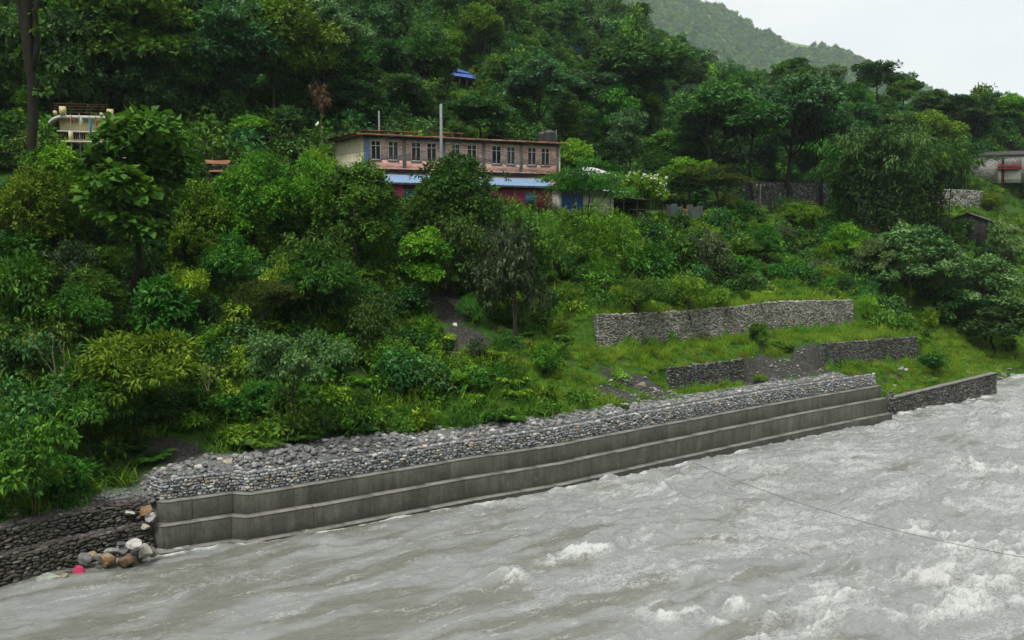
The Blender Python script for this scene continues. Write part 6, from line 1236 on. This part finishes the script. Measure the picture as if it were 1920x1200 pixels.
def build_shrubs():
    rg = np.random.RandomState(21); placed = []; n = 0
    kinds = ['shrub'] * 5 + ['shrub_fine', 'shrub_fine', 'shrub_grey', 'shrub_olive', 'shrub_yellow', 'rosette']
    zones = [(-200, 300, 'on the slope at the left edge'), (300, 640, 'on the slope behind the small pale leaved tree'), (640, 1110, 'on the slope below the pink shop'), (1110, 1620, 'on the scarp above the upper stone wall'), (1620, 2200, 'on the grassy slope above the masonry wall')]
    names = {'shrub': 'leafy green shrub', 'shrub_fine': 'soft fine leaved shrub', 'shrub_grey': 'grey leaved shrub', 'shrub_olive': 'olive leaved shrub', 'shrub_yellow': 'yellow green shrub', 'shrub_blue': 'broad leaved dark shrub', 'rosette': 'drooping leaved sapling', 'forest': 'slender dark layered tree', 'forest_light': 'light green young tree', 'dome_dark': 'dense dark leaved tree', 'dome': 'bright rounded young tree'}
    for a, q in rg.uniform([-.58, 0], [.58, 1], (5000, 2)):
        y = 41 + 90 * q; x = a * y; px = 960 + F_PX * x / y; s, t = bank_st(np.array([x]), np.array([y])); s, t = float(s[0]), float(t[0])
        if not 6.5 < s < 43: continue
        if 26 < t < 60 and s < 11.5: continue
        if 1380 < px < 1580 and to_px((x, y, z + h))[1] < 402: continue
        if 1765 < px < 1855 and to_px((x, y, z + h))[1] < 452: continue
        if 46 < t < 64 and s < 15.5: continue
        if abs(px - 560) < 105 and fy > 600 and (h > 1.9 or fy > 760): continue
        z = gz(x, y); fx, fy = to_px((x, y, z))
        if bare(np.array([x]), np.array([y]))[0] > .35: continue
        if s > 29 and not (px < 620 or px > 1330): continue
        h = rg.uniform(1.1, 2.9) * (1.2 if s > 30 else 1); w = h * rg.uniform(.8, 1.2)
        tall = px < 660 and s > 9 and rg.rand() < .55
        if tall: h = rg.uniform(3.4, 6.2); w = h * rg.uniform(.6, .85)
        if 640 < px < 1090 and to_px((x, y, z + h))[1] < 395: continue
        if placed and np.min(np.hypot(*(np.array(placed) - [x, y]).T)) < 2.0 + .008 * y + (.9 if tall else 0): continue
        kd = kinds[rg.randint(len(kinds))]
        if tall: kd = ['forest', 'forest_light', 'dome_dark', 'rosette', 'forest', 'dome'][rg.randint(6)]
        if tall and fy - h * F_PX / y < np.interp(px, [0, 250, 420, 600, 660], [300, 300, 330, 420, 470]): continue
        if px < 420 and rg.rand() < .25: kd = 'shrub_blue'
        zn = next(z_ for z_ in zones if z_[0] <= px < z_[1])[2]; placed.append((x, y)); n += 1
        plant('tree' if tall else 'shrub', kd, f'{names[kd]} {zn}', 'tree' if tall else 'shrub', f'{"young trees" if tall else "shrubs"} {zn}', (x, y, z - .05), w, h, rg.uniform(0, 6.28), rg.randint(6))
        if n >= 230: break
    print('shrubs', n)
def view_gap(px, x, y, s):
    """low growth only on the ground just in front of the small hill houses"""
    D = y; return ((px > 832) & (px < 926) & (D > 106) & (D < 166)) | ((px > 1052) & (px < 1098) & (D > 160) & (D < 233))
LANDMARKS = [('yellow house', 160, 240), ('brick building', 870, 290), ('blue farmhouse', 872, 138), ('tarpaulin hut', 1076, 90), ('water tanks', 1024, 255), ('sheet fence', 1282, 402), ('upper stone wall', 1360, 600), ('stone house', 1860, 315), ('slate hut', 1812, 430), ('open shed', 1200, 385), ('rusty shed', 398, 305), ('eroded earth slope', 840, 560), ('masonry wall', 1770, 720), ('dark gabion', 150, 1000), ('blue shuttered shop', 1073, 375)]
STOPS = ' in on at behind right left with under above standing covering between below beside of hung hanging to peeping against growing leaning over near crossing just '.split()
def name_apart():
    """each planted repeat is told apart by the nearest landmark it can be found from"""
    refs = [(n, x, y) for n, x, y in LANDMARKS]; short = {}
    for k in KEY:
        if k[6] == 'skip': continue
        w = []
        for q in k[5].split():
            if q in STOPS: break
            w.append(q)
        short.setdefault(' '.join(w), []).append((k[1], (k[2] + min(k[3], 900)) / 2 - .15 * (k[3] - k[2])))
    refs += [(n, *p[0]) for n, p in short.items() if len(p) == 1 and 3 <= len(n.split()) <= 6]
    things = [o for o in bpy.data.objects if str(o.get('group', '')).startswith(('forest trees', 'shrubs on', 'young trees'))]; by = {}
    for o in things:
        h = max(c.bound_box[6][2] for c in o.children) * o.scale.z; p = np.array(o.matrix_basis.translation); x, y = to_px((p[0], p[1], p[2] + h * .65)); kind = o['label'].split(' on the ')[0].split(' above the ')[0]; best = []
        for n, rx, ry in refs: best.append((math.hypot(x - rx, (y - ry) * 1.2), n, x - rx, y - ry))
        best.sort(); o['_c'] = [(kind, b[1], ('right of' if b[2] > 0 else 'left of') if abs(b[2]) > abs(b[3]) else ('below' if b[3] > 0 else 'above'), 'just' if b[0] < 55 else 'a little' if b[0] < 110 else 'well') for b in best[:14]].__repr__()
    import ast
    used = {}
    for o in things:
        cand = ast.literal_eval(o['_c']); del o['_c']
        for c in cand:
            lab = f'{c[0]} {c[3]} {c[2]} the {c[1]}'
            if lab not in used: break
        else: lab = f'{cand[0][0]} {cand[0][3]} {cand[0][2]} the {cand[0][1]}'
        used[lab] = used.get(lab, 0) + 1; o['label'] = lab
def build_cover():
    c = cloud(20000, 1, -45, 75, 38, 135, lambda x, y, s, t, az, r: (s > np.where(t < -4, 1.7, np.where(t < 51.5, np.where((t > 30) & (t < 44.5), 5.3, 3.35) + .5 * pnoise(x * .5, y * .5, 4), .7))) & (s < 33) & (r > bare(x, y) * 1.5) & ~((t > 42.5) & (t < 51) & (s < 7) & (r > .22)))
    s, t = bank_st(c[:, 0], c[:, 1]); g = np.random.RandomState(2).rand(len(c)) < np.where(t > 22, np.where(s < 11.5, .975, .45), .12 + .3 * sstep(.1, .5, pnoise(c[:, 0] * .1, c[:, 1] * .1, 6)))
    rg = np.random.RandomState(3); stuff('grass', 'bright green grass on the terraces and slope behind the stone walls', 'grass', ['grass'], c[g], rg.uniform(.6, 1.15, g.sum()), 5)
    w = c[~g]; gr = rg.rand(len(w)) < .25 + .5 * sstep(-.1, .35, pnoise(w[:, 0] * .13, w[:, 1] * .13, 14)) * (bank_st(w[:, 0], w[:, 1])[0] < 22); stuff('rank_grass', 'rank green grass between the shrubs of the bank', 'grass', ['rank_grass'], w[gr], rg.uniform(.8, 1.5, gr.sum()), 4); w = w[~gr]; stuff('weeds', 'mixed leafy weeds and ferns covering the river bank slope', 'undergrowth', ['weed', 'weed', 'fern', 'fern'], w, rg.uniform(.7, 1.7, len(w)), 6)
    e = cloud(15000, 7, 0, 75, 60, 135, lambda x, y, s, t, az, r: (t > 19) & (s > np.where(t < 51.5, np.where((t > 30) & (t < 44.5), 5.2, 3.9), .8)) & (s < 14) & (r > bare(x, y) * 1.6) & ~((t > 42.5) & (t < 51) & (s < 7) & (r > .3)))
    stuff('short_grass', 'short yellow green grass on the narrow river terraces', 'grass', ['grass'], e, rg.uniform(.35, .75, len(e)), 8)
    b = cloud(4200, 8, -55, 85, 40, 150, lambda x, y, s, t, az, r: (s > 6.5) & (s < 47) & ~((t > 22) & (t < 62) & (s < 13)) & (r > bare(x, y) * 2) & (r < .50) & ~((s > 28.5) & (az > 640) & (az < 1340)) & ~((az > 1385) & (az < 1570) & (s > 26)))
    stuff('undergrowth', 'tangled bushy undergrowth between the shrubs of the bank', 'undergrowth', ['bush'], b, rg.uniform(.55, 1.25, len(b)), 9)
    q = cloud(2200, 10, -20, 60, 45, 120, lambda x, y, s, t, az, r: (s > 5.5) & (s < 28) & (az > 930) & (az < 1250) & ~((t > 26) & (s < 9)) & (r < .42) & (r > bare(x, y)))
    stuff('wild_cane', 'tall wild cane and reed grass on the slope left of the upper wall', 'cane', ['cane'], q, rg.uniform(.5, 1.05, len(q)), 11)
    f = cloud(26000, 12, -160, 190, 85, 330, lambda x, y, s, t, az, r: (s > 46) & (np.hypot(x, y) < np.interp(x / y, CR_A, CR_D) + 14) & (r < np.clip(140 / y, .15, .9)) & ~view_gap(az, x, y, s) & ~((az > 1375) & (az < 1575) & (y < 163)) & ~((az > 1690) & (y < 199)))
    stuff('hill_undergrowth', 'bushes and saplings filling the hillside forest floor', 'undergrowth', ['bush'], f, rg.uniform(.9, 2.3, len(f)), 13)
    h = cloud(9000, 14, -280, 260, 195, 430, lambda x, y, s, t, az, r: (s > 46) & (np.hypot(x, y) > 228) & ~view_gap(az, x, y, s) & (np.hypot(x, y) < np.interp(x / y, CR_A, CR_D) + 16) & (r < .55))
    sc = rg.uniform(.45, 1.15, len(h)) * np.where(960 + F_PX * h[:, 0] / h[:, 1] > 1330, .75, 1); az = 960 + F_PX * h[:, 0] / h[:, 1]; lt = rg.rand(len(h)) < .12 + .62 * sstep(1120, 1260, az) * (1 - sstep(1480, 1600, az)); stuff('hill_wood', 'far forest covering the upper part of the hillside', 'wood', ['far'], h[~lt], sc[~lt], 15); stuff('hill_scrub', 'light green scrub on the upper hillside under the hazy mountain', 'scrub', ['far_light'], h[lt], sc[lt] * .9, 16)
    v = cloud(40000, 18, -20, 60, 104, 228, lambda x, y, s, t, az, r: (view_gap(az, x, y, s) & ~((y > 149) & (az > 830) & (az < 910)) & ~((y > 217) & (az > 1040))) | ((az > 885) & (az < 1010) & (y > 150) & (y < 178) & (r < .5))); stuff('field', 'pale green crops and weeds in the clearings around the small hill houses', 'crops', ['weed', 'grass'], v, rg.uniform(.7, 1.3, len(v)), 19)
    x_ = cloud(5200, 20, 40, 150, 118, 250, lambda x, y, s, t, az, r: (s > 3) & (s < 49) & (y > 150 - x * .2) & ~((az > 1690) & (y > 142) & (y < 198)) & ~((az > 1375) & (az < 1575) & (y < 163))); stuff('roadside_scrub', 'scrubby bushes along the far bank and road on the right', 'undergrowth', ['bush', 'weed'], x_, rg.uniform(.9, 1.9, len(x_)), 21)
    l_ = cloud(16000, 22, 40, 150, 112, 215, lambda x, y, s, t, az, r: (s > 3) & (s < 52) & (((az > 1690) & (y > 140)) | ((az > 1380) & (az < 1580) & (s > 25)))); stuff('roadside_weeds', 'low weeds and grass beside the road and houses on the right', 'undergrowth', ['weed', 'grass'], l_, rg.uniform(.6, 1.2, len(l_)), 23)
    r_ = cloud(2600, 16, 20, 60, 60, 130, lambda x, y, s, t, az, r: (s > 28) & (s < 33.5) & (az > 1200) & (r < .6)); stuff('edge_grass', 'rough grass along the edge of the road above the scarp', 'grass', ['grass'], r_, rg.uniform(.6, 1.2, len(r_)), 17)

# ------------------------------------------------------------------ the hazy mountain and the air
MT_A = np.array([-.5, -.1, .08, .173, .205, .24, .281, .308, .335, .357, .40, .42, .46, .52, .7, 1.2])
MT_Y = np.array([-420, -300, -130, 2, 22, 52, 74, 76, 98, 117, 150, 172, 205, 225, 260, 300])
def mountain_z(x, y):
    a = x / np.maximum(y, 1); D = np.hypot(x, y); q = np.sqrt(1 + a * a); cd = 2600 + 200 * pnoise(a * 4, a * 0, 3); zc = 14 + (440 - np.interp(a, MT_A, MT_Y)) / F_PX * cd / q - 17
    k = np.clip((D - 900) / (cd - 900), -.3, 1.0); z = 8 + (zc - 8) * np.sign(k) * np.abs(k) ** 1.1 - .7 * np.maximum(D - cd, 0)
    e = sstep(.1, .5, k) * (1 - .75 * sstep(.85, 1.0, k)); return z + e * (50 * fbm(x * .0022, y * .0022, 4, 55) - 42 * np.abs(pnoise(a * 11 + .0006 * D, D * .0006, 58)))
def build_mountain():
    A = np.linspace(-.45, 1.1, 150); Dd = np.linspace(820, 3600, 160); a, d = np.meshgrid(A, Dd); q = np.sqrt(1 + a * a); x, y = (a / q * d).ravel(), (d / q).ravel(); z = mountain_z(x, y)
    o = link('mountain', mesh_np('mountain', np.stack([x, y, z], -1), grid_mesh(A, Dd), M['mountain'], True)); tag(o, kind='structure')
    rg = np.random.RandomState(31); n = 42000; a = rg.uniform(.05, .50, n); d = rg.uniform(1100, 2800, n); q = np.sqrt(1 + a * a); x, y = a / q * d, d / q; k = (fbm(x * .0033, y * .0033, 3, 66) + .08 + .20 * rg.rand(n) > .0) & (rg.rand(n) < .75); x, y = x[k], y[k]
    P = np.column_stack([x, y, mountain_z(x, y)]); stuff('mountain_wood', 'hazy far woodland covering the mountain behind the ridge', 'wood', ['far', 'far_light'], P, rg.uniform(1.0, 2.6, len(P)), 33)
def _m():
    t = NT('mountain'); c = t.n('ShaderNodeNewGeometry').outputs['Position']; n = t.noise(c, .012, 6, .6); n2 = t.noise(c, .08, 6, .65)
    col = t.mix(t.ramp(n, [(.45, 0.0), (.62, 1.0)]), t.ramp(n2, [(.3, (.07, .15, .03)), (.7, (.17, .30, .07))]), t.ramp(n2, [(.3, (.15, .15, .08)), (.7, (.27, .26, .16))])); M['mountain'] = t.done(t.pbr(col, .95, .1))
_m()
HAZE = .00011
def build_haze():
    mb = MB().box((-1000, -560, -5), (3700, 3900, 760)); t = NT('haze_air'); v = t.n('ShaderNodeVolumePrincipled'); v.inputs['Color'].default_value = (.86, .94, 1.0, 1); v.inputs['Density'].default_value = HAZE; v.inputs['Anisotropy'].default_value = .25
    t.t.links.new(v.outputs[0], t.out.inputs['Volume']); o = mb.build('haze', t.m); tag(o, 'pale humid air over the valley', 'haze', kind='stuff')

# ------------------------------------------------------------------ put it together
def patch(px, py, rx, ry):
    p = hits(px, py)
    if p is not None: SOIL.append((p[0], p[1], rx, ry))
for a in [(825, 520, 1.5, 2.2), (840, 580, 1.7, 2.2), (875, 640, 1.7, 1.8), (1420, 470, 2.2, 2.0), (1500, 480, 1.8, 2.4), (1190, 715, 2.4, 1.0), (1150, 735, 1.6, .8), (1430, 705, 2.0, 1.2), (1470, 690, 2.4, 1.4), (1520, 685, 1.8, 1.2), (1190, 508, 1.0, 1.2), (330, 850, 1.6, 1.0), (640, 480, 0, 0)]:
    if a[2]: patch(*a)
cover_sources(); build_ground(); build_river(); build_mountain()
build_concrete_wall(); build_gabion(); build_left_gabion()
rubble_wall('retaining_wall', 'upper old stone retaining wall on the grassy terrace', UPPER, UPPER_TOP, UPPER_FOOT, 'old_wall_stone', 101)
rubble_wall('retaining_wall', 'lower dark stone wall piece left of the eroded gap', LOW_A, LOW_A_TOP, LOW_A_FOOT, 'mortar_stone', 111)
rubble_wall('retaining_wall', 'lower stone wall piece right of the eroded gap', LOW_B, LOW_B_TOP, LOW_B_FOOT, 'mortar_stone', 121)
rubble_wall('masonry_wall', 'mossy mortared stone wall with pale coping at the right end of the river bank', RIGHT_WALL, [1.25, 1.5, 1.82], [0, 0, 0], 'mortar_stone', 131, depth=.45, w=(.12, .26), h=(.10, .16), coping=True, lump=.02, below=.9)
build_roadside_walls()
build_brick_house(); build_front_shops(); build_yellow_house(); build_far_houses(); build_poles_wires()
make_kinds(); alias(); build_key_plants(); build_forest(); build_shrubs(); build_cover()
build_rubble(); build_boulders(); build_litter(); name_apart(); build_haze()
